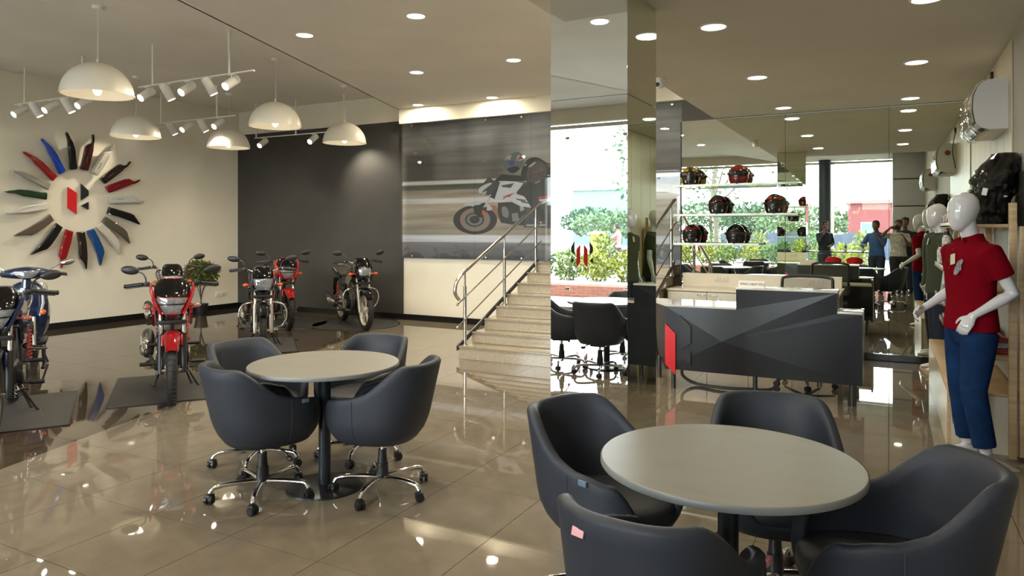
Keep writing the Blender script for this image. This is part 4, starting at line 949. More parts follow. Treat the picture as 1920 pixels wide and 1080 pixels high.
# ------------------------------------------------------------------ motorcycles
lens_m = mat('headlamp_glass', (.62,.66,.68), .06, .55, var=.25, vscale=60, coat=1)
seat_m = mat('brown_black_seat_vinyl', (.045,.036,.028), .45, bump=.2, bscale=200)
engine_m = mat('engine_black', (.014,.014,.014), .42, .2)
alu = mat('cast_aluminium', (.45,.42,.36), .32, .85)
orange_m = mat('orange_lens', (.62,.10,.015), .15, coat=1); clear_m = mat('pink_clear_lens', (.36,.12,.09), .12, coat=1)
spring_m = mat('red_spring', (.42,.02,.01), .35)
def wheel(parent, name, x, R, w, rim_m, disc):
    M = T((x,0,R), (PI/2,0,0))
    tyre = [(R-.075,-w/2*.75),(R-.045,-w/2),(R-.018,-w/2*.85),(R-.003,-w/2*.45),(R,0),(R-.003,w/2*.45),(R-.018,w/2*.85),(R-.045,w/2),(R-.075,w/2*.75),(R-.085,0),(R-.075,-w/2*.75)]
    bm = nb(); lathe(bm, tyre, 44, M); wh = obj(name, bm, rubber, parent)
    bm = nb()
    for k in range(40):
        a = 2*PI*k/40
        for s in (-1,1):
            box(bm, (0,0,0), (.006,.030,.005), M=M @ Matrix.Rotation(a,4,'Z') @ T((R-.0015,0,s*.018),(0,0,0)) @ T((0,0,0),(PI/2,0,.5*s)))
    g_ = obj('tread_blocks', bm, rubber, wh, False); g_['kind'] = 'stuff'
    bm = nb(); lathe(bm, [(R-.078,-w/2*.7),(R-.072,-w/2*.8),(R-.085,-w/2*.6),(R-.095,0),(R-.085,w/2*.6),(R-.072,w/2*.8),(R-.078,w/2*.7),(R-.083,0)], 44, M); lathe(bm, [(.012,-.05),(.042,-.045),(.05,0),(.042,.045),(.012,.05)], 20, M)
    for k in range(5):
        for dd in (-.16,.16):
            a = 2*PI*k/5+.3; p0 = M @ V(math.cos(a)*.04, math.sin(a)*.04, 0); p1 = M @ V(math.cos(a+dd)*(R-.09), math.sin(a+dd)*(R-.09), 0)
            loft(bm, [(p0,.014,.011),(p1,.012,.009)], 8, side=(0,1,0))
    obj('rim', bm, rim_m, wh)
    if disc:
        bm = nb(); lathe(bm, [(.06,.052),(.115,.052),(.115,.056),(.06,.056),(.06,.052)], 32, M); obj('brake_disc', bm, steel, wh)
        bm = nb(); box(bm, (x-.09,-.058,R+.06), (.07,.04,.05), rot=(0,.5,0), bev=.008); obj('brake_caliper', bm, alu, wh)
    return wh
def motorcycle(label, x, y, ang, paint, rim=None, cowl='wide', guard=False, mirror=None, signal=None, saree=False, fork='steel', group='motorcycles on display', flap=True, stripe=None, disc=True):
    t = thing('motorcycle', label, 'motorcycle', (x, y, 0), ang, group)
    rim = rim or blackp; mirror = mirror or blackp; signal = signal or clear_m
    R = .305
    wheel(t, 'front_wheel', .66, R, .085, rim, disc); wheel(t, 'rear_wheel', -.61, R, .10, rim, False)
    for s in (-1,1):
        bm = nb(); loft(bm, [((.66,s*.095,R-.03),.020,.020),((.645,s*.095,R+.03),.026,.026),((.56,s*.095,.60),.025,.025),((.555,s*.095,.615),.028,.028)], 14); f_ = obj('fork_leg', bm, alu if fork == 'silver' else blackp, t)
        bm = nb(); cyl(bm, (.556,s*.095,.61), (.44,s*.095,.98), .0165, seg=12); obj('fork_tube', bm, chrome, f_)
    bm = nb(); cyl(bm, (.66,-.11,R), (.66,.11,R), .012, seg=10); obj('front_axle', bm, alu, t)
    for cb in (((.535,0,.72), (.06,.24,.035)), ((.45,0,.95), (.07,.24,.03))):
        bm = nb(); box(bm, *cb, bev=.008); obj('fork_clamp', bm, blackp, t)
    # front fender
    bm = nb(); rr = []
    for i in range(13):
        a = math.radians(38+122*i/12); rad = R+.032
        c = V(.66+math.cos(a)*rad, 0, R+math.sin(a)*rad); n = V(math.cos(a),0,math.sin(a)); w = .066*(1-.25*max(0,(i-8)/4))*(.75+.25*min(1,i/3))
        rr.append([c+V(0,-w,0)-n*.045, c+V(0,-w,0)-n*.01, c+V(0,-w*.7,0)+n*.012, c+n*.020, c+V(0,w*.7,0)+n*.012, c+V(0,w,0)-n*.01, c+V(0,w,0)-n*.045])
    rings(bm, rr, closed=False, cap=False); bmesh.ops.solidify(bm, geom=bm.faces[:], thickness=-.004)
    for s in (-1,1): box(bm, (.60,s*.078,.56), (.07,.02,.10), rot=(0,-.3,0), bev=.006)
    obj('front_fender', bm, paint, t)
    # cowl loft
    if cowl == 'wide': st = [(.775,.055,.60,.44),(.81,.095,.635,.43),(.87,.125,.655,.43),(.93,.150,.655,.42),(.985,.160,.635,.41),(1.03,.150,.60,.40),(1.08,.125,.55,.40),(1.115,.085,.50,.40)]
    elif cowl == 'round': st = [(.775,.060,.58,.44),(.80,.105,.62,.43),(.85,.128,.645,.43),(.92,.132,.650,.42),(.97,.130,.635,.41),(1.02,.122,.60,.40),(1.07,.105,.55,.40),(1.10,.07,.50,.40)]
    else: st = [(.775,.075,.60,.44),(.80,.115,.635,.43),(.87,.125,.645,.43),(.93,.128,.640,.42),(.985,.128,.625,.41),(1.04,.122,.59,.40),(1.09,.10,.55,.40),(1.115,.07,.52,.40)]
    def cs_(z, th, off=0.0):
        for a, b_ in zip(st, st[1:]):
            if a[0] <= z <= b_[0]:
                f = (z-a[0])/(b_[0]-a[0]); w = a[1]+(b_[1]-a[1])*f; xf = a[2]+(b_[2]-a[2])*f; xk = a[3]+(b_[3]-a[3])*f; break
        e = .75
        return V(xk+(xf-xk+off)*math.cos(th)**.6 if math.cos(th) > 1e-6 else xk, math.copysign(abs(math.sin(th))**e, th)*(w+off), z)
    N = 20
    bm = nb(); rr = []
    for z, *_ in st:
        rr.append([cs_(z, -PI/2+PI*k/N) for k in range(N+1)])
    rings(bm, rr, closed=True, cap=True); cw = obj('headlamp_cowl', bm, paint if cowl != 'square' else blackg, t, True, 50)
    def cpatch(name, z0, z1, t0, t1, off, m, nz=6, na=14, par=cw):
        bm = nb(); rr = []
        for i in range(nz+1):
            f = i/nz; z = z0+(z1-z0)*f; tt = t0+(t1-t0)*f
            rr.append([cs_(z, -tt+2*tt*k/na, off) for k in range(na+1)])
        rings(bm, rr, closed=False, cap=False); bmesh.ops.solidify(bm, geom=bm.faces[:], thickness=.006); return obj(name, bm, m, par)
    if cowl == 'wide':
        cpatch('windscreen', .955, 1.112, .80, 1.45, .010, blackg); cpatch('headlamp', .800, .945, .55, .95, .006, lens_m); cpatch('lamp_divider', .884, .894, .80, .82, .010, blackp, 1)
        for s in (-1,1):
            bm = nb(); loft(bm, [((.60,s*.09,.80),.012,.03),((.60,s*.14,.90),.014,.045),((.54,s*.175,1.01),.014,.045),((.45,s*.175,1.06),.008,.02)], 12, side=(0,1,0)); obj('cowl_wing', bm, paint, cw)
    elif cowl == 'round':
        cpatch('windscreen', .955, 1.095, 1.0, 1.45, .008, blackg); cpatch('headlamp', .805, .945, .62, .92, .008, lens_m)
        for s in (-1,1):
            bm = nb(); loft(bm, [((.60,s*.10,.79),.008,.02),((.61,s*.145,.87),.010,.034),((.56,s*.165,.96),.008,.03),((.50,s*.15,1.02),.004,.01)], 10, side=(0,1,0)); obj('cowl_wing', bm, stripe or paint, cw)
    else:
        cpatch('headlamp', .845, .955, .66, .66, .008, lens_m); cpatch('windscreen', .985, 1.11, .95, 1.3, .008, blackg)
        for s in (-1,1):
            bm = nb(); prism(bm, [(.0,.0),(.07,.0),(.02,.10)], (.53,s*.128,.93), (1,0,0), (0,0,1), (0,s*.004,0)); obj('decal', bm, mat('decal_red_white', (.5,.06,.08), .3), cw, False)
    for s in (-1,1):
        bm = nb(); cyl(bm, (.52,s*.09,.865), (.53,s*.165,.865), .010, seg=8); ell(bm, (.535,s*.20,.865), (.026,.040,.022)); obj('turn_signal', bm, signal, t)
    # handlebar
    bm = nb(); tube(bm, [(.27,-.385,1.035),(.33,-.22,1.055),(.40,-.10,1.02),(.41,0,1.0),(.40,.10,1.02),(.33,.22,1.055),(.27,.385,1.035)], .011, 10); hb = obj('handlebar', bm, chrome if cowl != 'wide' else blackp, t)
    for s in (-1,1):
        bm = nb(); cyl(bm, (.33,s*.245,1.055), (.27,s*.385,1.035), .0175, seg=12); cyl(bm, (.27,s*.385,1.035), (.265,s*.395,1.034), .020, seg=12); obj('hand_grip', bm, blackp, hb)
        bm = nb(); tube(bm, [(.34,s*.20,1.05),(.38,s*.24,1.04),(.345,s*.38,1.02)], .006, 6); box(bm, (.345,s*.21,1.055), (.05,.05,.045), bev=.01); obj('lever', bm, blackp, hb)
        bm = nb(); tube(bm, [(.345,s*.215,1.07),(.345,s*.225,1.12),(.33,s*.25,1.155),(.31,s*.29,1.172)], .0065, 8); mr_ = obj('mirror_stem', bm, mirror, hb)
        bm = nb(); ell(bm, (.305,s*.350,1.185), (.018,.076,.040), rot=(s*.15,0,s*.15), u=20, v=12); obj('rear_view_mirror', bm, mirror, mr_)
    for s in (-1,1):
        bm = nb(); tube(bm, [(.35,s*.19,1.05),(.47,s*.17,1.0),(.50,s*.10,.80),(.42,s*.05,.72)], .005, 6); obj('control_cable', bm, blackp, t)
    # tank, seat, panels
    bm = nb(); loft(bm, [((.40,0,.84),.06,.05),((.36,0,.855),.115,.085),((.24,0,.86),.150,.110),((.10,0,.845),.140,.105),((-.02,0,.815),.105,.075),((-.06,0,.80),.07,.045)], 22, side=(0,1,0), p=2.5); tk = obj('fuel_tank', bm, paint, t)
    bm = nb(); cyl(bm, (.17,0,.966), (.17,0,.978), .035, seg=20); obj('fuel_cap', bm, chrome, tk)
    for s in (-1,1):
        bm = nb(); prism(bm, [(.12,.70),(.30,.66),(.47,.79),(.44,.88),(.30,.86),(.15,.80)], (0,s*.145,0), (1,0,0), (0,0,1), (0,s*.025,0), bev=.008); obj('tank_shroud', bm, paint, tk, True, 50)
        bm = nb(); prism(bm, [(.0,.745),(-.05,.58),(-.30,.56),(-.44,.70),(-.40,.755)], (0,s*.105,0), (1,0,0), (0,0,1), (0,s*.022,0), bev=.008); sp_ = obj('side_panel', bm, paint, t, True, 50)
        bm = nb(); prism(bm, [(-.06,.66),(-.12,.62),(-.28,.63),(-.33,.68)], (0,s*.128,0), (1,0,0), (0,0,1), (0,s*.003,0)); obj('decal', bm, stripe or mat('silver_decal', (.4,.4,.42), .3), sp_, False)
        bm = nb(); prism(bm, [(-.36,.72),(-.62,.76),(-.86,.86),(-.84,.895),(-.60,.84),(-.38,.80)], (0,s*.085,0), (1,0,0), (0,0,1), (0,s*.03,0), bev=.008); obj('tail_panel', bm, paint, t, True, 50)
    bm = nb(); loft(bm, [((.02,0,.815),.07,.030),((-.06,0,.825),.11,.045),((-.22,0,.818),.135,.048),((-.36,0,.83),.135,.050),((-.44,0,.855),.125,.050),((-.62,0,.875),.110,.045),((-.74,0,.885),.08,.03)], 20, side=(0,1,0), p=2.6); obj('seat', bm, seat_m, t)
    bm = nb(); tube(bm, [(-.50,-.12,.84),(-.62,-.135,.90),(-.80,-.11,.945),(-.86,0,.955),(-.80,.11,.945),(-.62,.135,.90),(-.50,.12,.84)], .012, 8); obj('grab_rail', bm, chrome if cowl == 'square' else blackp, t)
    bm = nb(); box(bm, (-.87,0,.85), (.05,.13,.07), bev=.015); obj('tail_lamp', bm, mat('red_lens', (.5,.01,.01), .15, coat=1), t)
    bm = nb(); rr = []
    for i in range(9):
        a = math.radians(60+100*i/8); c = V(-.61+math.cos(a)*(R+.05), 0, R+math.sin(a)*(R+.05)); rr.append([c+V(0,-.075,0)-V(0,0,.02), c+V(0,-.05,0), c+V(0,.05,0), c+V(0,.075,0)-V(0,0,.02)])
    rings(bm, rr, closed=False, cap=False); bmesh.ops.solidify(bm, geom=bm.faces[:], thickness=.004); box(bm, (-.93,0,.62), (.01,.15,.22), rot=(0,.25,0), bev=.003); obj('rear_fender', bm, blackp, t)
    # frame and engine
    bm = nb()
    tube(bm, [(.42,0,.84),(.34,0,.62),(.27,0,.40),(.16,0,.26)], .018, 8)
    for s in (-1,1): tube(bm, [(.40,s*.03,.82),(0,s*.09,.74),(-.35,s*.10,.74),(-.75,s*.09,.84)], .014, 8); tube(bm, [(-.10,s*.08,.73),(-.15,s*.09,.45),(-.12,s*.08,.30)], .014, 8)
    obj('frame', bm, blackp, t)
    bm = nb(); box(bm, (.02,0,.36), (.36,.20,.20), bev=.04, seg=3); cyl(bm, (.02,-.135,.36), (.02,-.095,.36), .095, seg=24); cyl(bm, (.09,.095,.36), (.09,.14,.36), .085, seg=24); en = obj('engine', bm, engine_m, t)
    bm = nb()
    for k in range(7): box(bm, (.13+.012*k,0,.47+.024*k), (.15,.17,.010), rot=(0,.35,0), bev=.003)
    box(bm, (.17,0,.55), (.10,.12,.20), rot=(0,.35,0), bev=.01); obj('cylinder_fins', bm, alu if guard else engine_m, en)
    bm = nb(); box(bm, (.22,0,.66), (.13,.15,.06), rot=(0,.35,0), bev=.015); cyl(bm, (.16,-.10,.60), (.16,-.14,.60), .03, seg=14); obj('cylinder_head', bm, alu, en)
    bm = nb(); cyl(bm, (.07,.14,.36), (.07,.150,.36), .065, seg=24); obj('engine_cover', bm, alu, en); bm = nb(); cyl(bm, (.0,-.135,.36), (.0,-.145,.36), .07, seg=24); obj('engine_cover', bm, alu, en)
    bm = nb(); tube(bm, [(.25,-.04,.58),(.34,-.07,.50),(.33,-.10,.34),(.20,-.14,.25),(-.05,-.17,.27),(-.22,-.21,.32)], .018, 10); ex = obj('exhaust_pipe', bm, blackp, t)
    bm = nb(); loft(bm, [((-.20,-.21,.315),.026,.026),((-.28,-.225,.335),.055,.060),((-.70,-.235,.43),.060,.068),((-.80,-.24,.45),.054,.060),((-.81,-.24,.452),.03,.03)], 18); obj('muffler', bm, blackp, ex)
    bm = nb(); loft(bm, [((-.24,-.232,.335),.035,.045),((-.30,-.245,.350),.056,.064),((-.62,-.255,.42),.056,.064),((-.68,-.25,.43),.02,.02)], 14); obj('heat_shield', bm, chrome, ex)
    bm = nb()
    for s in (-1,1): loft(bm, [((-.12,s*.085,.34),.016,.026),((-.62,s*.085,R),.014,.020)], 8)
    obj('swingarm', bm, blackp, t)
    bm = nb(); box(bm, (-.30,.10,.34), (.56,.025,.075), rot=(0,.0,0), bev=.02); obj('chain_case', bm, blackp, t)
    for s in (-1,1):
        bm = nb(); cyl(bm, (-.52,s*.125,.36), (-.44,s*.125,.70), .012, seg=10); sk = obj('shock_absorber', bm, chrome, t)
        bm = nb(); tube(bm, [(-.515+.07*f/60+.026*math.cos(f*.9), s*.125+.026*math.sin(f*.9), .39+.27*f/60) for f in range(60)], .005, 5, sm=1); obj('shock_spring', bm, spring_m, sk)
        bm = nb(); cyl(bm, (.02,s*.10,.27), (.02,s*.27,.265), .011, seg=8); cyl(bm, (.02,s*.175,.268), (.02,s*.285,.265), .019, seg=10); obj('foot_peg', bm, blackp, t)
        bm = nb(); cyl(bm, (-.30,s*.10,.40), (-.30,s*.24,.40), .012, seg=8); cyl(bm, (-.30,s*.15,.40), (-.30,s*.25,.40), .018, seg=10); obj('pillion_peg', bm, blackp, t)
    bm = nb()
    for s in (-1,1): tube(bm, [(-.08,s*.08,.27),(-.16,s*.13,.12),(-.17,s*.17,.012)], .011, 8); tube(bm, [(-.17,s*.17,.012),(-.24,s*.19,.012)], .010, 6, sm=1)
    cyl(bm, (-.13,-.11,.17), (-.13,.11,.17), .010, seg=8); obj('centre_stand', bm, blackp, t)
    bm = nb(); tube(bm, [(.05,.10,.26),(-.02,.16,.14),(-.06,.23,.012),(-.10,.26,.012)], .009, 8); obj('side_stand', bm, blackp, t)
    bm = nb(); cyl(bm, (.10,.12,.29), (.20,.15,.25), .009, seg=8); cyl(bm, (.20,.13,.25), (.20,.19,.25), .012, seg=8); obj('gear_pedal', bm, chrome if guard else blackp, t)
    if guard:
        bm = nb()
        tube(bm, [(.37,0,.64),(.40,-.16,.63),(.41,-.26,.58),(.40,-.285,.44),(.36,-.23,.32),(.26,-.12,.27)], .0125, 10); tube(bm, [(.37,0,.64),(.40,.16,.63),(.41,.26,.58),(.40,.285,.44),(.36,.23,.32),(.26,.12,.27)], .0125, 10); obj('crash_guard', bm, chrome, t)
    if saree:
        bm = nb(); tube(bm, [(-.25,.13,.52),(-.30,.24,.50),(-.62,.25,.46),(-.66,.14,.48)], .010, 8); box(bm, (-.40,.25,.33), (.26,.03,.02), bev=.004)
        for k in range(4): tube(bm, [(-.28-.1*k,.245,.49),(-.30-.07*k,.25,.34)], .006, 6, sm=1)
        obj('saree_guard', bm, blackp, t)
    bm = nb()
    for k in range(8): lathe(bm, [(.007,0),(.0095,.002),(.007,.004),(.007,0)], 8, T((.60+.004*(k%2),.135,.26+.014*k),(PI/2*(k%2),0,0)))
    obj('key_chain', bm, chrome, t)
    return t
def mat_rug(x, y, ang, w, l, label, rnd=False):
    t = thing('floor_mat', label, 'mat', (x, y, 0), ang, 'grey rubber mats under the motorcycles')
    bm = nb(); 
    if rnd: lathe(bm, [(.0001,.012),(.68,.012),(.70,.006),(.70,.001)], 64)
    else: box(bm, (0,0,.005), (l,w,.008), bev=.002)
    m1 = obj('mat_surface', bm, mat('grey_rubber_mat', (.035,.033,.031), .55, var=.15, vscale=30, bump=.4, bscale=60), t)
    bm = nb()
    if rnd: lathe(bm, [(.70,.001),(.715,.006),(.73,.006),(.735,.001)], 64)
    else:
        for s in (-1,1): box(bm, (0,s*w/2,.005), (l,.012,.009), bev=.002); box(bm, (s*l/2,0,.005), (.012,w,.009), bev=.002)
    obj('mat_border', bm, blackp, t)
A = math.atan2
def bike_at(fx, fy, hx, hy):   # front wheel contact and heading -> origin and angle
    n = math.hypot(hx, hy); hx, hy = hx/n, hy/n; return fx-.66*hx, fy-.66*hy, A(hy, hx)
bx_, by_, ba_ = bike_at(-5.64, 4.17, .80, -.60)
motorcycle('bright red motorcycle with black windscreen, nearest the tables', bx_, by_, ba_, red_paint, cowl='wide', fork='steel', signal=clear_m)
mat_rug(bx_-.10, by_+.02, ba_, .95, 1.35, 'grey mat under the bright red motorcycle')
bx_, by_, ba_ = bike_at(-5.98, 2.90, .84, -.54)
motorcycle('dark blue motorcycle nearest the camera at the photo edge', bx_, by_, ba_, blue_paint, cowl='wide', signal=clear_m, saree=True, rim=mat('grey_alloy', (.10,.09,.08), .4, .6))
mat_rug(bx_-.05, by_+.05, ba_, .95, 1.35, 'grey mat under the dark blue motorcycle nearest the camera')
bx_, by_, ba_ = bike_at(-8.30, 6.15, .84, -.54)
motorcycle('blue and black motorcycle half hidden behind the red one, near the potted shrub', bx_, by_, ba_, mat('indigo_black_paint', (.008,.009,.03), .2, coat=1), cowl='round', signal=orange_m, stripe=mat('indigo_panel', (.02,.025,.10), .2, coat=1))
bx_, by_, ba_ = bike_at(-6.84, 6.32, .74, -.67)
motorcycle('black motorcycle with crash guard and white alloy wheels, in front of the wall corner', bx_, by_, ba_, blackg, rim=mat('cream_alloy', (.50,.46,.38), .35, .3), cowl='round', guard=True, fork='silver', signal=orange_m, stripe=mat('dark_blue_strip', (.02,.03,.09), .2, coat=1))
mat_rug(bx_-.1, by_+.05, ba_, .9, 1.3, 'grey mat under the black motorcycle with crash guard at the corner')
bx_, by_, ba_ = bike_at(-8.22, 8.10, .84, -.54)
motorcycle('red motorcycle parked behind the black one, before the charcoal wall', bx_, by_, ba_, mat('scarlet_paint', (.50,.010,.008), .2, coat=1), cowl='wide', signal=orange_m)
mat_rug(bx_, by_+.1, 0, 0, 0, 'round black-edged platform under the red motorcycle at the charcoal wall', True)
bx_, by_, ba_ = bike_at(-7.16, 8.66, .84, -.54)
motorcycle('black motorcycle with white alloy wheels and orange indicators, alone before the charcoal wall', bx_, by_, ba_, blackg, rim=mat('cream_alloy', (0,0,0)), cowl='square', guard=True, fork='silver', signal=orange_m, stripe=mat('decal_red_white', (0,0,0)), disc=False)
mat_rug(bx_, by_+.05, 0, 0, 0, 'round black-edged platform under the black motorcycle with orange indicators', True)
# scooter
def scooter(label, x, y, ang):
    t = thing('scooter', label, 'scooter', (x, y, 0), ang, None)
    wheel(t, 'front_wheel', .58, .27, .08, blackp, False); wheel(t, 'rear_wheel', -.58, .27, .09, blackp, False)
    bm = nb()
    for s in (-1,1): cyl(bm, (.58,s*.08,.27), (.50,s*.07,.62), .018, seg=10)
    obj('fork_legs', bm, alu, t)
    bm = nb(); rr = []
    for i in range(11):
        a = math.radians(35+115*i/10); c = V(.58+math.cos(a)*.31,0,.27+math.sin(a)*.31); n = V(math.cos(a),0,math.sin(a))
        rr.append([c+V(0,-.07,0)-n*.04, c+V(0,-.055,0)+n*.005, c+n*.018, c+V(0,.055,0)+n*.005, c+V(0,.07,0)-n*.04])
    rings(bm, rr, closed=False, cap=False); bmesh.ops.solidify(bm, geom=bm.faces[:], thickness=-.004); obj('front_fender', bm, blue_paint, t)
    # leg shield
    bm = nb(); rr = []
    for z, w, xf in ((.34,.12,.36),(.45,.16,.40),(.60,.185,.43),(.75,.195,.44),(.88,.18,.43),(.96,.13,.42),(.99,.08,.42)):
        rr.append([V(xf-.09*(abs(k)/5)**2, w*k/5, z+.0) for k in range(-5,6)]+[V(xf-.13-.03*(abs(k)/5), w*.95*k/5, z) for k in range(5,-6,-1)])
    rings(bm, rr); ls = obj('leg_shield', bm, blue_paint, t, True, 45)
    for s in (-1,1):
        bm = nb(); loft(bm, [((.41,s*.12,.62),.012,.02),((.415,s*.15,.76),.016,.03),((.40,s*.14,.90),.010,.02)], 12, side=(0,1,0)); obj('turn_signal', bm, mat('silver_lens', (.5,.5,.5), .15, coat=1), ls)
        bm = nb(); ell(bm, (.43,s*.15,.66), (.02,.03,.03)); obj('amber_lens', bm, orange_m, ls)
    bm = nb(); loft(bm, [((.42,0,.93),.05,.06),((.42,0,1.02),.04,.05)], 16); obj('steering_neck', bm, blue_paint, t)
    bm = nb(); rr = []
    for y in [i/8 for i in range(-8,9)]:
        w = y*.235; h = .068*(1-.5*abs(y)**1.6); d = .085*(1-.5*y*y); cx_, cz = .40-.10*y*y, 1.075+.012*(1-y*y)
        rr.append([V(cx_+math.cos(2*PI*k/16)*d, w, cz+math.sin(2*PI*k/16)*h) for k in range(16)])
    rings(bm, rr); hc = obj('handlebar_cowl', bm, blue_paint, t)
    bm = nb(); rr = []
    for z, w in ((1.035,.05),(1.06,.085),(1.10,.115),(1.115,.105)):
        rr.append([V(.508-.022*(abs(k)/4)**2-.9*abs(z-1.075)**1.5, w*k/4, z) for k in range(-4,5)])
    rings(bm, rr, closed=False, cap=False); bmesh.ops.solidify(bm, geom=bm.faces[:], thickness=.006); obj('headlamp', bm, lens_m, hc)
    for s in (-1,1):
        bm = nb(); cyl(bm, (.30,s*.22,1.075), (.25,s*.36,1.06), .017, seg=12); obj('hand_grip', bm, blackp, hc)
        bm = nb(); tube(bm, [(.33,s*.20,1.07),(.36,s*.24,1.065),(.31,s*.37,1.045)], .006, 6); obj('lever', bm, blackp, hc)
        bm = nb(); tube(bm, [(.30,s*.20,1.11),(.29,s*.26,1.15),(.28,s*.31,1.18)], .006, 8); ms = obj('mirror_stem', bm, chrome, hc)
        bm = nb(); ell(bm, (.275,s*.37,1.195), (.02,.07,.036), rot=(s*.2,0,0)); obj('rear_view_mirror', bm, chrome, ms)
    bm = nb(); box(bm, (.12,0,.31), (.42,.34,.05), bev=.015); obj('floorboard', bm, blackp, t)
    bm = nb(); loft(bm, [((-.06,0,.50),.12,.20),((-.20,0,.52),.17,.22),((-.45,0,.58),.18,.17),((-.70,0,.66),.14,.12),((-.86,0,.72),.07,.06)], 20, side=(0,1,0), p=2.8); obj('rear_body', bm, blue_paint, t)
    bm = nb(); loft(bm, [((-.02,0,.745),.10,.03),((-.20,0,.765),.14,.045),((-.50,0,.785),.14,.045),((-.74,0,.80),.09,.03)], 18, side=(0,1,0), p=2.6); obj('seat', bm, seat_m, t)
    bm = nb(); tube(bm, [(-.60,-.13,.80),(-.82,-.10,.88),(-.86,0,.89),(-.82,.10,.88),(-.60,.13,.80)], .012, 8); obj('grab_rail', bm, chrome, t)
    bm = nb(); loft(bm, [((-.15,-.15,.26),.03,.03),((-.3,-.18,.27),.055,.06),((-.75,-.20,.34),.05,.055)], 16); obj('exhaust', bm, blackp, t)
    bm = nb()
    for s in (-1,1): tube(bm, [(-.10,s*.08,.28),(-.20,s*.16,.012)], .012, 8, sm=1)
    obj('centre_stand', bm, blackp, t)
bx_, by_, ba_ = bike_at(-8.02, 4.19, .85, -.53)
scooter('deep blue scooter with chrome mirrors behind the dark blue motorcycle', bx_, by_, ba_)
# ------------------------------------------------------------------ figures (mannequins and people)
def remeshed(o, vox, it=6):
    m = o.modifiers.new('one_surface', 'REMESH'); m.mode = 'VOXEL'; m.voxel_size = vox; m.use_smooth_shade = True
    s = o.modifiers.new('soften', 'SMOOTH'); s.factor = .5; s.iterations = it
def hand(bm, w, d, palm_n, size=1.0, curl=.5, side=1):
    """w wrist, d direction of the hand, palm_n palm normal"""
    d = Vector(d).normalized(); n = Vector(palm_n); n = (n-d*n.dot(d)).normalized(); s = d.cross(n)*side
    w = Vector(w); L_ = .085*size
    loft(bm, [(w-d*.02, .024*size,.020*size),(w+d*.012, .030*size,.017*size),(w+d*L_*.55, .040*size,.015*size),(w+d*L_, .038*size,.012*size)], 14, side=tuple(s))
    for i, (off, ln) in enumerate(((-.030,.070),(-.010,.080),(.010,.075),(.029,.058))):
        p = w+d*L_*.93+s*off*size; cur = d.copy(); pts = [(p-d*.02, .0095*size)]
        seg = ln*size/3; a = curl*.55
        for k in range(3):
            R_ = Matrix.Rotation(a*side, 3, s) if False else None
            cur = (cur*math.cos(a)+n*math.sin(a)).normalized() if k == 0 else (cur*math.cos(a)+(n-cur*n.dot(cur)).normalized()*math.sin(a)).normalized()
            p = p+cur*seg; pts.append((p.copy(), (.0088-.0010*k)*size))
        loft(bm, [(q, r, r) for q, r in pts], 8)
    # thumb leaves the side of the palm near its base
    p = w+d*L_*.22-s*.024*size; t1 = (d*.60-s*.70+n*.35).normalized(); q = p+t1*.036*size; t2 = (d*.85-s*.25+n*.45).normalized(); q2 = q+t2*.030*size; q3 = q2+(d*.8+n*.6).normalized()*.022*size
    loft(bm, [(p, .014*size,.014*size),(q,.0115*size,.0115*size),(q2,.0098*size,.0098*size),(q3,.008*size,.008*size)], 8)
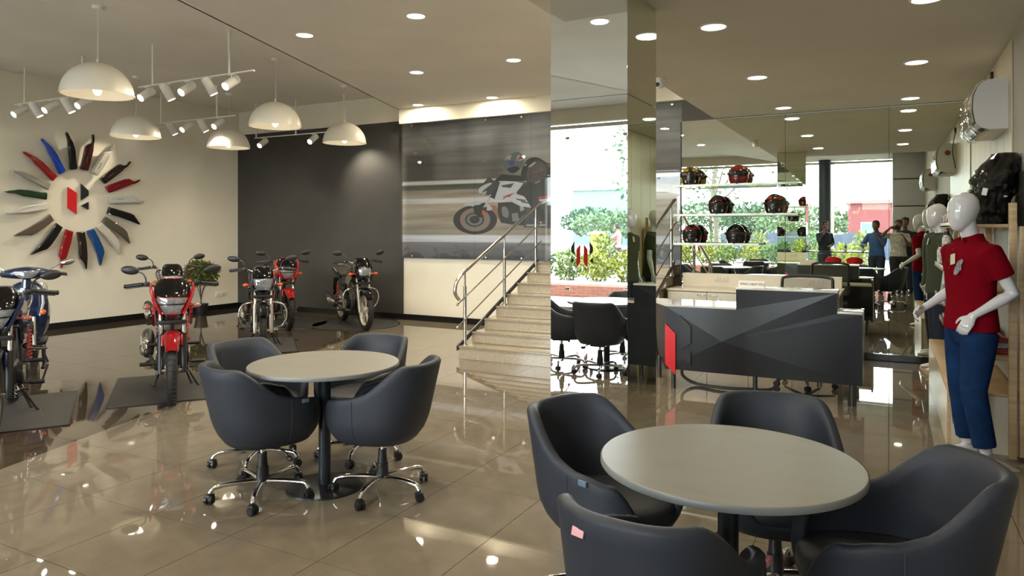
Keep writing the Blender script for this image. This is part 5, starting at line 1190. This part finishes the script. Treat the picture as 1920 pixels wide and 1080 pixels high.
def body(bm, J, face=True, egg=False, legs=True):
    S = (0,1,0)
    loft(bm, [((0,0,.80),.09,.08),((0,0,.86),.155,.105),((0,0,.95),.168,.115),((0,0,1.08),.142,.100),((.005,0,1.22),.160,.112),((.005,0,1.34),.172,.112),((0,0,1.42),.165,.095),((-.01,0,1.465),.10,.07),((-.005,0,1.50),.056,.056)], 24, side=S)
    hd = Vector(J.get('head', (.035,0,1.665))); nk = V(-.012,0,1.46)
    loft(bm, [(nk,.058,.060),((nk+hd)*.5+V(-.004,0,-.02),.050,.054),(hd+V(-.01,0,-.02),.050,.055)], 18, side=S)
    if egg:
        loft(bm, [(hd+V(.060,0,-.118),.018,.018),(hd+V(.052,0,-.100),.040,.042),(hd+V(.035,0,-.060),.062,.072),(hd+V(.016,0,-.01),.076,.092),(hd+V(0,0,.05),.078,.100),(hd+V(-.010,0,.10),.064,.084),(hd+V(-.014,0,.132),.034,.046),(hd+V(-.014,0,.143),.008,.010)], 28, side=S)
    else:
        loft(bm, [(hd+V(.052,0,-.112),.020,.020),(hd+V(.045,0,-.095),.040,.042),(hd+V(.025,0,-.050),.058,.074),(hd+V(.010,0,.0),.070,.090),(hd+V(0,0,.05),.074,.096),(hd+V(-.008,0,.095),.060,.078),(hd+V(-.010,0,.122),.030,.040)], 24, side=S)
        loft(bm, [(hd+V(.086,0,.018),.009,.008),(hd+V(.108,0,-.020),.013,.012),(hd+V(.096,0,-.032),.014,.010)], 10, side=S)     # nose
        loft(bm, [(hd+V(.088,-.022,-.058),.006,.006),(hd+V(.096,0,-.060),.008,.010),(hd+V(.088,.022,-.058),.006,.006)], 8)       # mouth
        for s in (-1,1): ell(bm, hd+V(.0,s*.076,-.008), (.018,.010,.030))
        loft(bm, [(hd+V(.084,-.045,.028),.008,.010),(hd+V(.094,0,.030),.007,.010),(hd+V(.084,.045,.028),.008,.010)], 8)         # brow
    for s, k in ((1,'L'),(-1,'R')):
        sh, el, wr, hdn, pn, cl = J['arm'+k]
        sh, el, wr = Vector(sh), Vector(el), Vector(wr)
        loft(bm, [(V(0,s*.10,1.42),.05,.05),(sh,.056,.054),(sh.lerp(el,.35),.047,.046),(sh.lerp(el,.8),.039,.039),(el,.039,.040),(el.lerp(wr,.25),.040,.038),(el.lerp(wr,.7),.029,.028),(wr,.024,.022)], 16)
        hand(bm, wr, hdn, pn, 1.0, cl, s)
    if legs:
        for s, k in ((1,'L'),(-1,'R')):
            hp, kn, an = [Vector(v) for v in J.get('leg'+k, ((0,s*.095,.88),(.02,s*.10,.49),(-.01,s*.10,.085)))]
            loft(bm, [(hp,.088,.095),(hp.lerp(kn,.4),.078,.084),(hp.lerp(kn,.9),.056,.060),(kn,.054,.058),(kn.lerp(an,.3),.052,.060),(kn.lerp(an,.8),.036,.040),(an,.034,.038)], 16, side=S)
            f = J.get('toe'+k, (1,s*.15,0)); f = Vector(f).normalized(); g = V(an.x, an.y, an.z-.085)
            loft(bm, [(g-f*.055+V(0,0,.030),.026,.026),(g+V(0,0,.045),.033,.044),(g+f*.07+V(0,0,.034),.038,.032),(g+f*.14+V(0,0,.022),.040,.021),(g+f*.185+V(0,0,.016),.026,.013)], 14)
ARM_DOWN = lambda s: ((0,s*.195,1.40),(-.015,s*.235,1.13),(.04,s*.245,.88),(.15,0,-1),(0,-s,0),.35)
def shirt(parent, J, m, hem=.90, sleeve=.62, vox=.012, off=.018, name='shirt', collar=None, flare=.0):
    bm = nb(); S = (0,1,0); o = off
    loft(bm, [((0,0,hem),.178+o+flare,.120+o+flare),((0,0,hem+.06),.172+o+flare*.8,.116+o+flare),((0,0,1.08),.152+o+flare*.5,.106+o+flare*.6),((.005,0,1.22),.165+o,.115+o),((.005,0,1.34),.178+o,.114+o),((0,0,1.425),.168+o,.094+o),((-.01,0,1.475),.105+o*.6,.070+o*.7),((-.008,0,1.497),.062+o*.4,.060+o*.4)], 30, side=S)
    for s, k in ((1,'L'),(-1,'R')):
        sh, el, wr = [Vector(v) for v in J['arm'+k][:3]]
        if sleeve <= 1: e = sh.lerp(el, sleeve); loft(bm, [(V(0,s*.10,1.41),.05+o,.05+o),(sh,.060+o,.058+o),(sh.lerp(e,.5),.053+o,.051+o),(e,.048+o,.047+o)], 18)
        else: loft(bm, [(V(0,s*.10,1.41),.05+o,.05+o),(sh,.058+o,.056+o),(sh.lerp(el,.6),.047+o,.046+o),(el,.043+o,.043+o),(el.lerp(wr,.6),.036+o,.036+o),(el.lerp(wr,sleeve-1),.032+o,.032+o)], 18)
    ob = obj(name, bm, m, parent); remeshed(ob, vox, 4)
    if collar:
        bm = nb(); rr = []
        for z, r, dx_ in ((1.482,.078,0),(1.500,.074,.0),(1.530,.066,.002),(1.532,.062,.002),(1.505,.066,.0),(1.487,.070,.0)):
            rr.append([V(-.006+dx_+math.cos(a)*(r+.004), math.sin(a)*r, z-.028*max(0,math.cos(a))) for a in [math.radians(16)+(2*PI-math.radians(32))*k/26 for k in range(27)]])
        rings(bm, rr, closed=False, cap=False, loop=True); obj('collar', bm, collar, ob)
        for s in (-1,1):
            bm = nb(); prism(bm, [(0,0),(.050,-.020),(.030,-.060),(-.010,-.020)], (.066,s*.020,1.505), (.35,s*.9,0), (.15,0,1), (.006,0,0)); obj('collar_point', bm, collar, ob)
        bm = nb(); tube(bm, [(.079,0,1.465),(.104,0,1.42),(.132,0,1.34),(.134,0,1.25)], .011, 8); bmesh.ops.scale(bm, vec=(1,1.3,1), verts=bm.verts[:]); obj('placket', bm, collar, ob)
    return ob
def trousers(parent, J, m, hem=.10, vox=.012, off=.014, name='trousers', top=.98):
    bm = nb(); S = (0,1,0); o = off
    loft(bm, [((0,0,.79),.10+o,.085+o),((0,0,.85),.160+o,.108+o),((0,0,.93),.168+o,.115+o),((0,0,top),.158+o,.106+o)], 26, side=S)
    for s, k in ((1,'L'),(-1,'R')):
        hp, kn, an = [Vector(v) for v in J.get('leg'+k, ((0,s*.095,.88),(.02,s*.10,.49),(-.01,s*.10,.085)))]
        e = kn.lerp(an, (kn.z-hem)/max(.01, kn.z-an.z))
        loft(bm, [(hp,.094+o,.098+o),(hp.lerp(kn,.45),.082+o,.086+o),(kn,.062+o,.066+o),(kn.lerp(e,.5),.056+o,.060+o),(e,.052+o,.056+o)], 20, side=S)
    ob = obj(name, bm, m, parent); remeshed(ob, vox, 4); return ob
gloss_white = mat('gloss_white_mannequin', (.62,.61,.62), .12, coat=.8)
# red polo mannequin
t = thing('mannequin', 'glossy white mannequin in a red polo shirt and blue jeans beside the shelving', 'mannequin', (.49, 5.68, 0), math.radians(207), None)
JM = {'armL':((.0,.20,1.40),(-.11,.25,1.15),(.11,.19,.995),(.55,-.05,-.85),(-.5,-.8,-.35),.75), 'armR':((0,-.20,1.40),(-.07,-.27,1.15),(.15,-.29,1.00),(.80,.10,-.55),(-.3,.9,-.3),.95),
      'head':(.045,0,1.668), 'legL':((0,.095,.88),(.045,.10,.49),(-.02,.13,.085)), 'legR':((0,-.095,.88),(.0,-.11,.49),(-.06,-.13,.085))}
bm = nb(); body(bm, JM, egg=True); b_ = obj('figure', bm, gloss_white, t); remeshed(b_, .006, 6)
polo = mat('red_pique_cotton', (.17,.002,.008), .9, var=.06, vscale=20, bump=.3, bscale=350, spec=.05)
jeans = mat('blue_denim', (.007,.026,.080), .85, var=.3, vscale=9, bump=.35, bscale=300, spec=.1)
shirt_o = shirt(t, JM, polo, .885, .60, .009, .020, 'polo_shirt', collar=polo, flare=.006)
bm = nb()
for k in range(3): cyl(bm, (.137,0,1.42-.05*k-.02*(k>0)) if k else (.112,0,1.425), (.148,0,1.42-.05*k-.02*(k>0)) if k else (.122,0,1.425), .006, seg=10)
obj('button', bm, mat('red_button', (.25,.01,.015), .3), shirt_o)
bm = nb(); prism(bm, [(0,0),(.02,.055),(.05,.075),(.065,.065),(.05,.035),(.055,.005),(.02,-.035),(.0,-.03)], (.143,.055,1.29), (-.25,.97,0), (-.10,0,1), (.003,.001,0)); obj('chest_print', bm, mat('grey_white_print', (.22,.22,.23), .5, var=.7, vscale=70), shirt_o)
bm = nb(); box(bm, (.139,.03,1.36), (.003,.042,.075), rot=(.28,-.25,.1), bev=.001, seg=1); obj('swing_tag', bm, mat('cream_card', (.55,.50,.36), .6), t)
j_ = trousers(t, JM, jeans, .13, .010, .014, 'jeans')
for s in (-1,1):
    bm = nb(); tube(bm, [(.02,s*.187,.93),(.03,s*.180,.70),(.04,s*.172,.49),(.01,s*.182,.20)], .0022, 5); obj('seam', bm, mat('denim_seam', (.03,.06,.14), .7), j_)
bm = nb(); box(bm, (0,0,.004), (.32,.34,.008), bev=.001); o = obj('base_plate', bm, mat('white_base_plate', (.5,.49,.45), .3), t); o.location = (-.02,.05,0)
# olive mannequin by the mirror
t = thing('mannequin', 'white mannequin in an olive green T-shirt and dark trousers next to the mirror wall', 'mannequin', (.50, 8.98, .03), math.radians(190), None)
JO = {'armL':ARM_DOWN(1), 'armR':ARM_DOWN(-1), 'head':(.035,0,1.668)}
bm = nb(); body(bm, JO, egg=True); b_ = obj('figure', bm, gloss_white, t); remeshed(b_, .008, 6)
s_ = shirt(t, JO, mat('olive_cotton', (.035,.045,.018), .85, bump=.3, bscale=200), .84, .62, .012, .02, 't_shirt', flare=.008)
trousers(t, JO, mat('navy_trousers', (.008,.014,.030), .8), .10, .012)
bm = nb(); box(bm, (.135,.05,1.40), (.003,.04,.07), rot=(.1,-.2,0)); obj('swing_tag', bm, mat('cream_card', (0,0,0)), s_)
bm = nb(); box(bm, (0,0,-.015), (.34,.34,.03), bev=.002); obj('base_plate', bm, wood, t)

# people behind the camera, seen in the mirror wall
def person(label, x, y, ang, J, top, bottom, sleeve, beard=False, z=0, scale=1.0, pattern=None):
    t = thing('person', label, 'person', (x, y, z), math.radians(ang), 'people behind the camera seen in the mirror wall'); t.scale = (scale,)*3
    bm = nb(); body(bm, J); b_ = obj('figure', bm, skin_m, t); remeshed(b_, .010, 3)
    hd = Vector(J.get('head', (.035,0,1.665)))
    for s in (-1,1):
        bm = nb(); ell(bm, hd+V(.083,s*.028,.008), (.008,.012,.007)); e_ = obj('eye', bm, mat('eye_white', (.6,.58,.55), .2), b_)
        bm = nb(); ell(bm, hd+V(.090,s*.028,.008), (.003,.005,.005)); obj('iris', bm, blackp, b_)
    bm = nb(); loft(bm, [(hd+V(-.035,0,-.05),.066,.062),(hd+V(-.03,0,.0),.082,.078),(hd+V(-.015,0,.05),.086,.098),(hd+V(-.008,0,.10),.076,.092),(hd+V(-.010,0,.135),.045,.055),(hd+V(-.012,0,.145),.01,.01)], 20, side=(0,1,0))
    for i in range(40):
        a = random.uniform(0, 2*PI); ell(bm, hd+V(math.cos(a)*.07-.02, math.sin(a)*.07, .06+random.uniform(0,.06)), (.02,.02,.018), u=8, v=5)
    obj('hair', bm, hair_m, t)
    if beard:
        bm = nb(); loft(bm, [(hd+V(.060,0,-.125),.030,.026),(hd+V(.052,0,-.098),.050,.044),(hd+V(.030,0,-.060),.066,.062)], 16, side=(0,1,0)); obj('beard', bm, hair_m, t)
    shirt(t, J, top, .90, sleeve, .014, .014, 'shirt'); trousers(t, J, bottom, .08, .014)
    for s, k in ((1,'L'),(-1,'R')):
        an = Vector(J.get('leg'+k, ((0,0,0),(0,0,0),(-.01,s*.10,.085)))[2]); bm = nb(); g = V(an.x, an.y, an.z-.085); f = V(1,s*.15,0).normalized()
        loft(bm, [(g-f*.075+V(0,0,.038),.036,.038),(g+V(0,0,.052),.046,.052),(g+f*.08+V(0,0,.045),.050,.044),(g+f*.16+V(0,0,.032),.052,.032),(g+f*.215+V(0,0,.024),.030,.022)], 14); obj('shoe', bm, blackp, t)
    return t
pat = mat('white_patterned_cotton', (.42,.42,.38), .8, var=.35, vscale=22)
# photographer just beside the lens, holding a camera up
JP = {'armL':((.0,.19,1.40),(.10,.34,1.42),(.27,.16,1.60),(.4,-.8,.2),(.6,.3,-.6),.8), 'armR':((0,-.19,1.40),(.10,-.24,1.17),(.30,-.13,1.36),(.6,.3,.7),(.3,.9,0),1.0), 'head':(.05,0,1.655)}
ph = person('man in a white patterned shirt raising a camera, in the mirror wall', .21, -.52, 92, JP, pat, mat('black_trousers', (.012,.012,.014), .8), .75)
t = thing('stills_camera', 'black camera held up by the man in the patterned shirt', 'camera', (.17, -.30, 1.60), 0)
bm = nb(); box(bm, (0,0,0), (.14,.06,.10), bev=.012); box(bm, (0,0,.06), (.05,.05,.03), bev=.008); obj('camera_body', bm, blackp, t)
bm = nb(); cyl(bm, (0,.03,0), (0,.085,0), .036, .038, 24); obj('lens_barrel', bm, blackp, t)
JB = {'armL':((.0,.19,1.40),(.10,.30,1.16),(.33,.14,1.17),(.9,-.2,0),(0,-.9,-.3),.7), 'armR':((0,-.19,1.40),(.16,-.22,1.18),(.20,-.07,1.40),(.1,.3,.9),(0,.9,0),.8), 'head':(.07,0,1.64)}
person('man in a blue shirt looking down at the stand camera, in the mirror wall', -.26, -.74, 108, JB, mat('blue_cotton', (.03,.10,.26), .8, var=.1), mat('dark_jeans', (.015,.025,.05), .8), 1.35)
JT = {'armL':ARM_DOWN(1), 'armR':ARM_DOWN(-1), 'head':(.035,0,1.665)}
person('man in dark clothes standing behind the photographer, in the mirror wall', .36, -1.05, 95, JT, mat('black_blue_cotton', (.010,.016,.022), .8), mat('slate_jeans', (.03,.05,.08), .8), .6, scale=1.03)
JA = {'armL':((.0,.19,1.40),(.10,.22,1.16),(.14,.06,1.50),(.2,-.3,.9),(-.9,-.2,0),.7), 'armR':((0,-.19,1.40),(.02,-.24,1.15),(.20,-.05,1.10),(.6,.7,0),(0,0,-1),.5), 'head':(.04,0,1.665)}
person('bearded man in a dark jacket holding a hand to his face, in the mirror wall', -1.60, -2.85, 55, JA, mat('navy_jacket', (.012,.018,.035), .75), mat('grey_jeans', (.05,.07,.10), .8), 1.75, True)
JS = {'armL':((.0,.19,1.40),(.10,.27,1.17),(.30,.06,1.10),(.6,-.7,0),(0,0,-1),.5), 'armR':((0,-.19,1.40),(.10,-.27,1.17),(.28,-.06,1.08),(.5,.8,0),(0,0,-1),.5), 'head':(.06,0,1.65)}
person('bearded man in a pale knitted top leaning on the high table, in the mirror wall', -2.20, -2.32, 58, JS, mat('pale_knit', (.45,.44,.42), .85), mat('light_jeans', (.12,.17,.24), .8), 1.85, True, scale=.90)
# high table with camera stand, red stools, bottles
t = thing('high_table', 'long black high table with thin legs behind the camera', 'table', (0,0,0))
bm = nb(); box(bm, (-1.17,-2.05,.955), (1.70,.50,.03), bev=.003); obj('table_top', bm, mat('black_table_top', (.012,.012,.012), .2), t)
for x in (-.36,-1.98):
    for y in (-1.84,-2.26):
        bm = nb(); box(bm, (x,y,.47), (.03,.03,.94)); obj('leg', bm, blackp, t, False)
red_pl = mat('red_moulded_plastic', (.55,.012,.02), .3)
for k, x in enumerate((-1.28,-.78)):
    t = thing('bar_stool', f'red moulded stool at the high table, the one {"by the bearded men" if k == 0 else "by the photographers"}', 'stool', (x,-1.45,0), 0, 'red stools at the high table')
    bm = nb(); rr = []
    for z, s in ((.66,.6),(.665,.9),(.70,1.0),(.745,1.02),(.75,.98),(.71,.93),(.69,.6)): rr.append([V(math.cos(2*PI*q/28)*.20*s, math.sin(2*PI*q/28)*.18*s, z+.10*max(0, math.sin(2*PI*q/28))*(z > .68)) for q in range(28)])
    rings(bm, rr); obj('seat', bm, red_pl, t)
    for sx, sy in ((1,1),(1,-1),(-1,1),(-1,-1)):
        bm = nb(); cyl(bm, (sx*.12,sy*.12,.665), (sx*.20,sy*.20,0), .011, seg=8); obj('leg', bm, chrome, t)
    bm = nb(); tube(bm, [(.18,.18,.22),(.18,-.18,.22),(-.18,-.18,.22),(-.18,.18,.22),(.18,.18,.22)], .008, 6, sm=1); obj('foot_ring', bm, chrome, t)
for k, x in enumerate((-1.02,-.60)):
    t = thing('water_bottle', f'clear water bottle with green label on the high table, {"nearer the bearded men" if k == 0 else "nearer the camera stand"}', 'bottle', (x,-1.98,.970), 0, 'water bottles on the high table')
    bm = nb(); lathe(bm, [(.0001,0),(.033,0),(.034,.17),(.014,.21),(.014,.225),(.0001,.225)], 20); obj('bottle_body', bm, mat('clear_bottle', (.55,.60,.60), .1), t)
    bm = nb(); lathe(bm, [(.0345,.09),(.0352,.095),(.0352,.145),(.0345,.15)], 20); obj('label', bm, mat('green_label', (.02,.28,.16), .4), t)
    bm = nb(); cyl(bm, (0,0,.222), (0,0,.240), .015, seg=14); obj('cap', bm, white_pl, t)
t = thing('camera_gimbal', 'black camera gimbal standing at the end of the high table', 'camera', (-.40,-1.95,.970))
bm = nb(); cyl(bm, (0,0,0), (0,0,.02), .07, .06, 20); cyl(bm, (0,0,.02), (0,0,.20), .018, seg=14); obj('grip', bm, blackp, t)
bm = nb(); tube(bm, [(0,0,.20),(.06,0,.26),(.06,0,.34)], .012, 8); obj('arm', bm, blackp, t)
bm = nb(); box(bm, (0,0,.36), (.08,.06,.14), bev=.01); obj('camera_body', bm, blackp, t)
# emblem stickers on the glass door
for k, (x, s) in enumerate(((-5.45, -1), (-5.72, 1))):
    t = thing('door_emblem', f'red and black emblem sticker on the glass door, {"near leaf" if k == 0 else "far leaf"}', 'emblem', (x, YF+.012, 1.04), 0, 'emblems on the glass door')
    emblem(t, (0,0,0), (-s*.55,0,0), (0,0,1), (0,.004,0), .46)

# ------------------------------------------------------------------ outside, seen through the glass in the mirrors
bm = nb(); box(bm, (-8, -45.1, -.10), (140, 80.8, .10)); struct('ground', bm, mat('dusty_ground', (.26,.24,.20), .9, var=.15, vscale=.6), 'dusty ground outside the shop front')
bm = nb(); box(bm, (-8, -5.8, -.04), (30, 2.4, .03)); struct('pavement', bm, mat('pale_paving', (.62,.61,.58), .7, var=.08), 'pale paved strip outside the glass')
bm = nb(); box(bm, (-8, -17.5, -.045), (140, 8, .02)); struct('road', bm, mat('grey_asphalt', (.13,.13,.13), .9, var=.08), 'grey road beyond the hedge')
pw = thing('brick_planter', 'low red brick planter wall outside the shop front', 'planter', (0,0,0))
bm = nb(); box(bm, (-6.0, -7.05, .10), (10.0, .18, .27)); obj('mortar_core', bm, mat('mortar', (.18,.16,.14), .9), pw, False)
bm = nb(); box(bm, (0,0,0), (.225,.19,.062), bev=.004, seg=1); bme = mesh('brick', bm, mat('red_brick', (.20,.06,.035), .85, var=.25, vscale=4))
for r_ in range(4):
    for k in range(42):
        x = -1.2-.236*k-(.118 if r_ % 2 else 0)
        o = bpy.data.objects.new('brick', bme); C.objects.link(o); o.parent = pw; o.location = (x, -7.05+random.uniform(-.003,.003), .010+.070*r_)
bm = nb(); box(bm, (-6.0, -8.2, .15), (10.4, 2.1, .26)); obj('soil_bed', bm, mat('white_pebbles', (.35,.34,.32), .8, var=.2, vscale=30, bump=.6, bscale=30), pw, False)
hedge_c = [('yellow_green_leaf', (.16,.18,.012)), ('lime_leaf', (.09,.14,.015)), ('fresh_green_leaf', (.04,.10,.02))]
for k in range(13):
    x = -1.4-.78*k; c = hedge_c[[0,1,0,2,0,1,0,0,1,2,0,1,0][k]]
    t = thing('hedge_bush', f'{c[0].split("_")[0]} leafy bush in the brick planter outside, {["first","second","third","fourth","fifth","sixth","seventh","eighth","ninth","tenth","eleventh","twelfth","thirteenth"][k]} from the pier', 'bush', (x, -8.2+.10*(k%2), .27), 0, 'bushes in the brick planter')
    leaves(520, (0,0,.38), (.36,.40,.38), .12, mat(c[0], c[1], .5, var=.3, vscale=5), t, seed=20+k, shell=.3)
    bm = nb(); tube(bm, [(0,0,0),(.02,.01,.2),(.05,0,.4)], .02, 6); obj('stem', bm, mat('bark', (0,0,0)), t)
def tree(x, y, h, w, c, label, seed, n=2600, trunk=.16, leaf=.42):
    t = thing('tree', label, 'tree', (x, y, -.05), 0, 'trees outside across the road')
    bm = nb(); tube(bm, [(0,0,0),(.1,0,h*.25),(0,.1,h*.5),(.1,0,h*.75)], trunk, 10)
    rnd = random.Random(seed)
    for k in range(6):
        a = k*1.05; z = h*(.42+.06*k); tube(bm, [(0,0,z),(math.cos(a)*w*.25,math.sin(a)*w*.25,z+h*.10),(math.cos(a)*w*.42,math.sin(a)*w*.42,z+h*.18)], trunk*.35, 6)
    obj('trunk', bm, mat('grey_bark', (.10,.085,.07), .9, var=.2), t)
    m = mat('tree_leaf_%d' % c, [(.030,.070,.035),(.045,.09,.045),(.06,.11,.05)][c], .6, var=.3, vscale=.7)
    leaves(n, (0,0,h*.68), (w/2,w/2,h*.34), leaf, m, t, seed=seed, shell=.35, name='crown'); return t
tree(-6.5,-11.4, 6.0, 2.6, 1, 'slender tree with bare lower trunk just beyond the hedge', 61, 420, .10, .22)
tl = ['rounded tree','tall loose tree','low spreading tree','dense tree']
bld = ['pale teal building','yellow parked van','white boundary wall','red tin-roofed building','dark blue tarpaulin','parked white scooters','billboard frame','lamp post']
for k in range(16):
    tree(20-5.2*k, -44-(k*7%5)*3.0, 2.9+(k*5%4)*.5, 5.5+(k%3)*1.3, k % 3, f'{tl[k%4]} across the road, in front of the {bld[k%8]} side' if k < 8 else f'{tl[k%4]} far across the road beyond the {bld[k%8]} side', 70+k, 1500)
for k in range(9):
    x = 1-1.9*k
    t = thing('small_shrub', f'young upright shrub on the far verge, {["first","second","third","fourth","fifth","sixth","seventh","eighth","ninth"][k]} from the pier', 'bush', (x, -11.5-(k%3)*.5, -.03), 0, 'shrubs on the far verge')
    leaves(500, (0,0,.75), (.38,.38,.75), .15, mat('verge_leaf_%d' % (k%2), [(.05,.11,.02),(.11,.14,.02)][k%2], .5, var=.3), t, seed=90+k, shell=.2)
    bm = nb(); tube(bm, [(0,0,0),(.01,0,.5),(0,0,.9)], .02, 6); obj('stem', bm, mat('bark', (0,0,0)), t)
def house(x, y, w, d, h, c, label, roof, win=6):
    t = thing('building', label, 'building', (x, y, -.05))
    bm = nb(); box(bm, (0,0,h/2), (w,d,h)); obj('wall', bm, mat('bw_'+label.split()[0], c, .8, var=.05), t, False)
    bm = nb(); box(bm, (0,0,h+.12), (w+.5,d+.5,.25), bev=.02); obj('roof', bm, mat('br_'+label.split()[0], roof, .8), t)
    n = max(2, int(w/2.2))
    for fl in range(max(1, int(h/3))):
        for k in range(n):
            bm = nb(); box(bm, (-w/2+w*(k+.5)/n, d/2+.02, 1.5+3*fl), (.9,.06,1.2)); f_ = obj('window', bm, mat('far_window_frame', (.5,.5,.48), .5), t, False)
            bm = nb(); box(bm, (-w/2+w*(k+.5)/n, d/2+.055, 1.5+3*fl), (.76,.02,1.04)); obj('pane', bm, mat('far_pane', (.10,.16,.18), .1), f_, False)
house(-27, -62, 9, 6, 5.6, (.12,.21,.20), 'pale teal two storey house across the road', (.45,.45,.43))
house(-42, -64, 8, 6, 4.4, (.22,.17,.13), 'peach house across the road', (.4,.38,.35))
house(-12, -72, 7, 6, 3.6, (.2,.19,.18), 'white low house across the road', (.30,.10,.08))
house(2.5, -38, 10, 5, 3.4, (.12,.03,.035), 'maroon tin-roofed shed across the road', (.34,.10,.11))
t = thing('kiosk', 'bright yellow roadside kiosk', 'kiosk', (-17.9,-34,-.05))
bm = nb(); box(bm, (0,0,.65), (.8,.7,1.3)); obj('cabin', bm, mat('yellow_sheet', (.30,.22,.01), .5), t, False)
bm = nb(); box(bm, (0,.1,1.38), (1.1,1.1,.08), rot=(-.1,0,0)); obj('awning', bm, mat('grey_sheet', (.35,.34,.32), .5), t, False)
t = thing('utility_pole', 'leaning pale concrete pole beyond the shop front glass', 'pole', (-2.2,-13.5,-.05))
bm = nb(); cyl(bm, (0,0,0), (.15,0,7.2), .17, .11, 12); obj('pole_shaft', bm, mat('pale_concrete', (.16,.14,.12), .9), t)
bm = nb(); box(bm, (.14,0,6.9), (1.0,.06,.06)); obj('cross_arm', bm, mat('pale_concrete', (0,0,0)), t, False)
for x, w, lb in ((-4.6,7,'middle length of'),(2.6,7,'pier end of')):
    t = thing('tarpaulin_fence', f'dark blue tarpaulin fence across the road, {lb} it', 'fence', (x,-20.6,0), 0, 'tarpaulin fence across the road')
    bm = nb(); rr = [[V(-w/2+w*k/40, .06*math.sin(k*1.7), z+.05*math.sin(k*.9)*(z > 1)) for k in range(41)] for z in (.02,.7,1.35)]; rings(bm, rr, closed=False, cap=False); obj('sheet', bm, mat('blue_tarpaulin', (.03,.045,.08), .5), t)
    for k in range(6):
        bm = nb(); cyl(bm, (-w/2+w*k/5,-.1,-.04), (-w/2+w*k/5,-.1,1.5), .03, seg=8); obj('post', bm, steel, t)
rm = motorcycle('distant black motorcycle riding along the road outside', -9.6, -16.2, PI, blackg, cowl='round', signal=orange_m, group=None)
rm.location.z = -.035
JR = {'armL':((.0,.19,1.38),(.20,.30,1.20),(.36,.31,1.07),(.8,-.1,-.3),(0,0,-1),.9), 'armR':((0,-.19,1.38),(.20,-.30,1.20),(.36,-.31,1.07),(.8,.1,-.3),(0,0,-1),.9), 'head':(.05,0,1.655),
      'legL':((0,.10,.88),(.36,.20,.74),(.20,.20,.36)), 'legR':((0,-.10,.88),(.36,-.20,.74),(.20,-.20,.36))}
person('rider in a pink shirt on the distant motorcycle outside', -9.50, -16.2, 180, JR, mat('pink_cotton', (.30,.12,.12), .8), mat('dark_trousers', (.02,.02,.03), .8), .7, z=-.02)
bpy.data.objects['person.005']['group'] = 'people outside'
print('objects', len(bpy.data.objects))
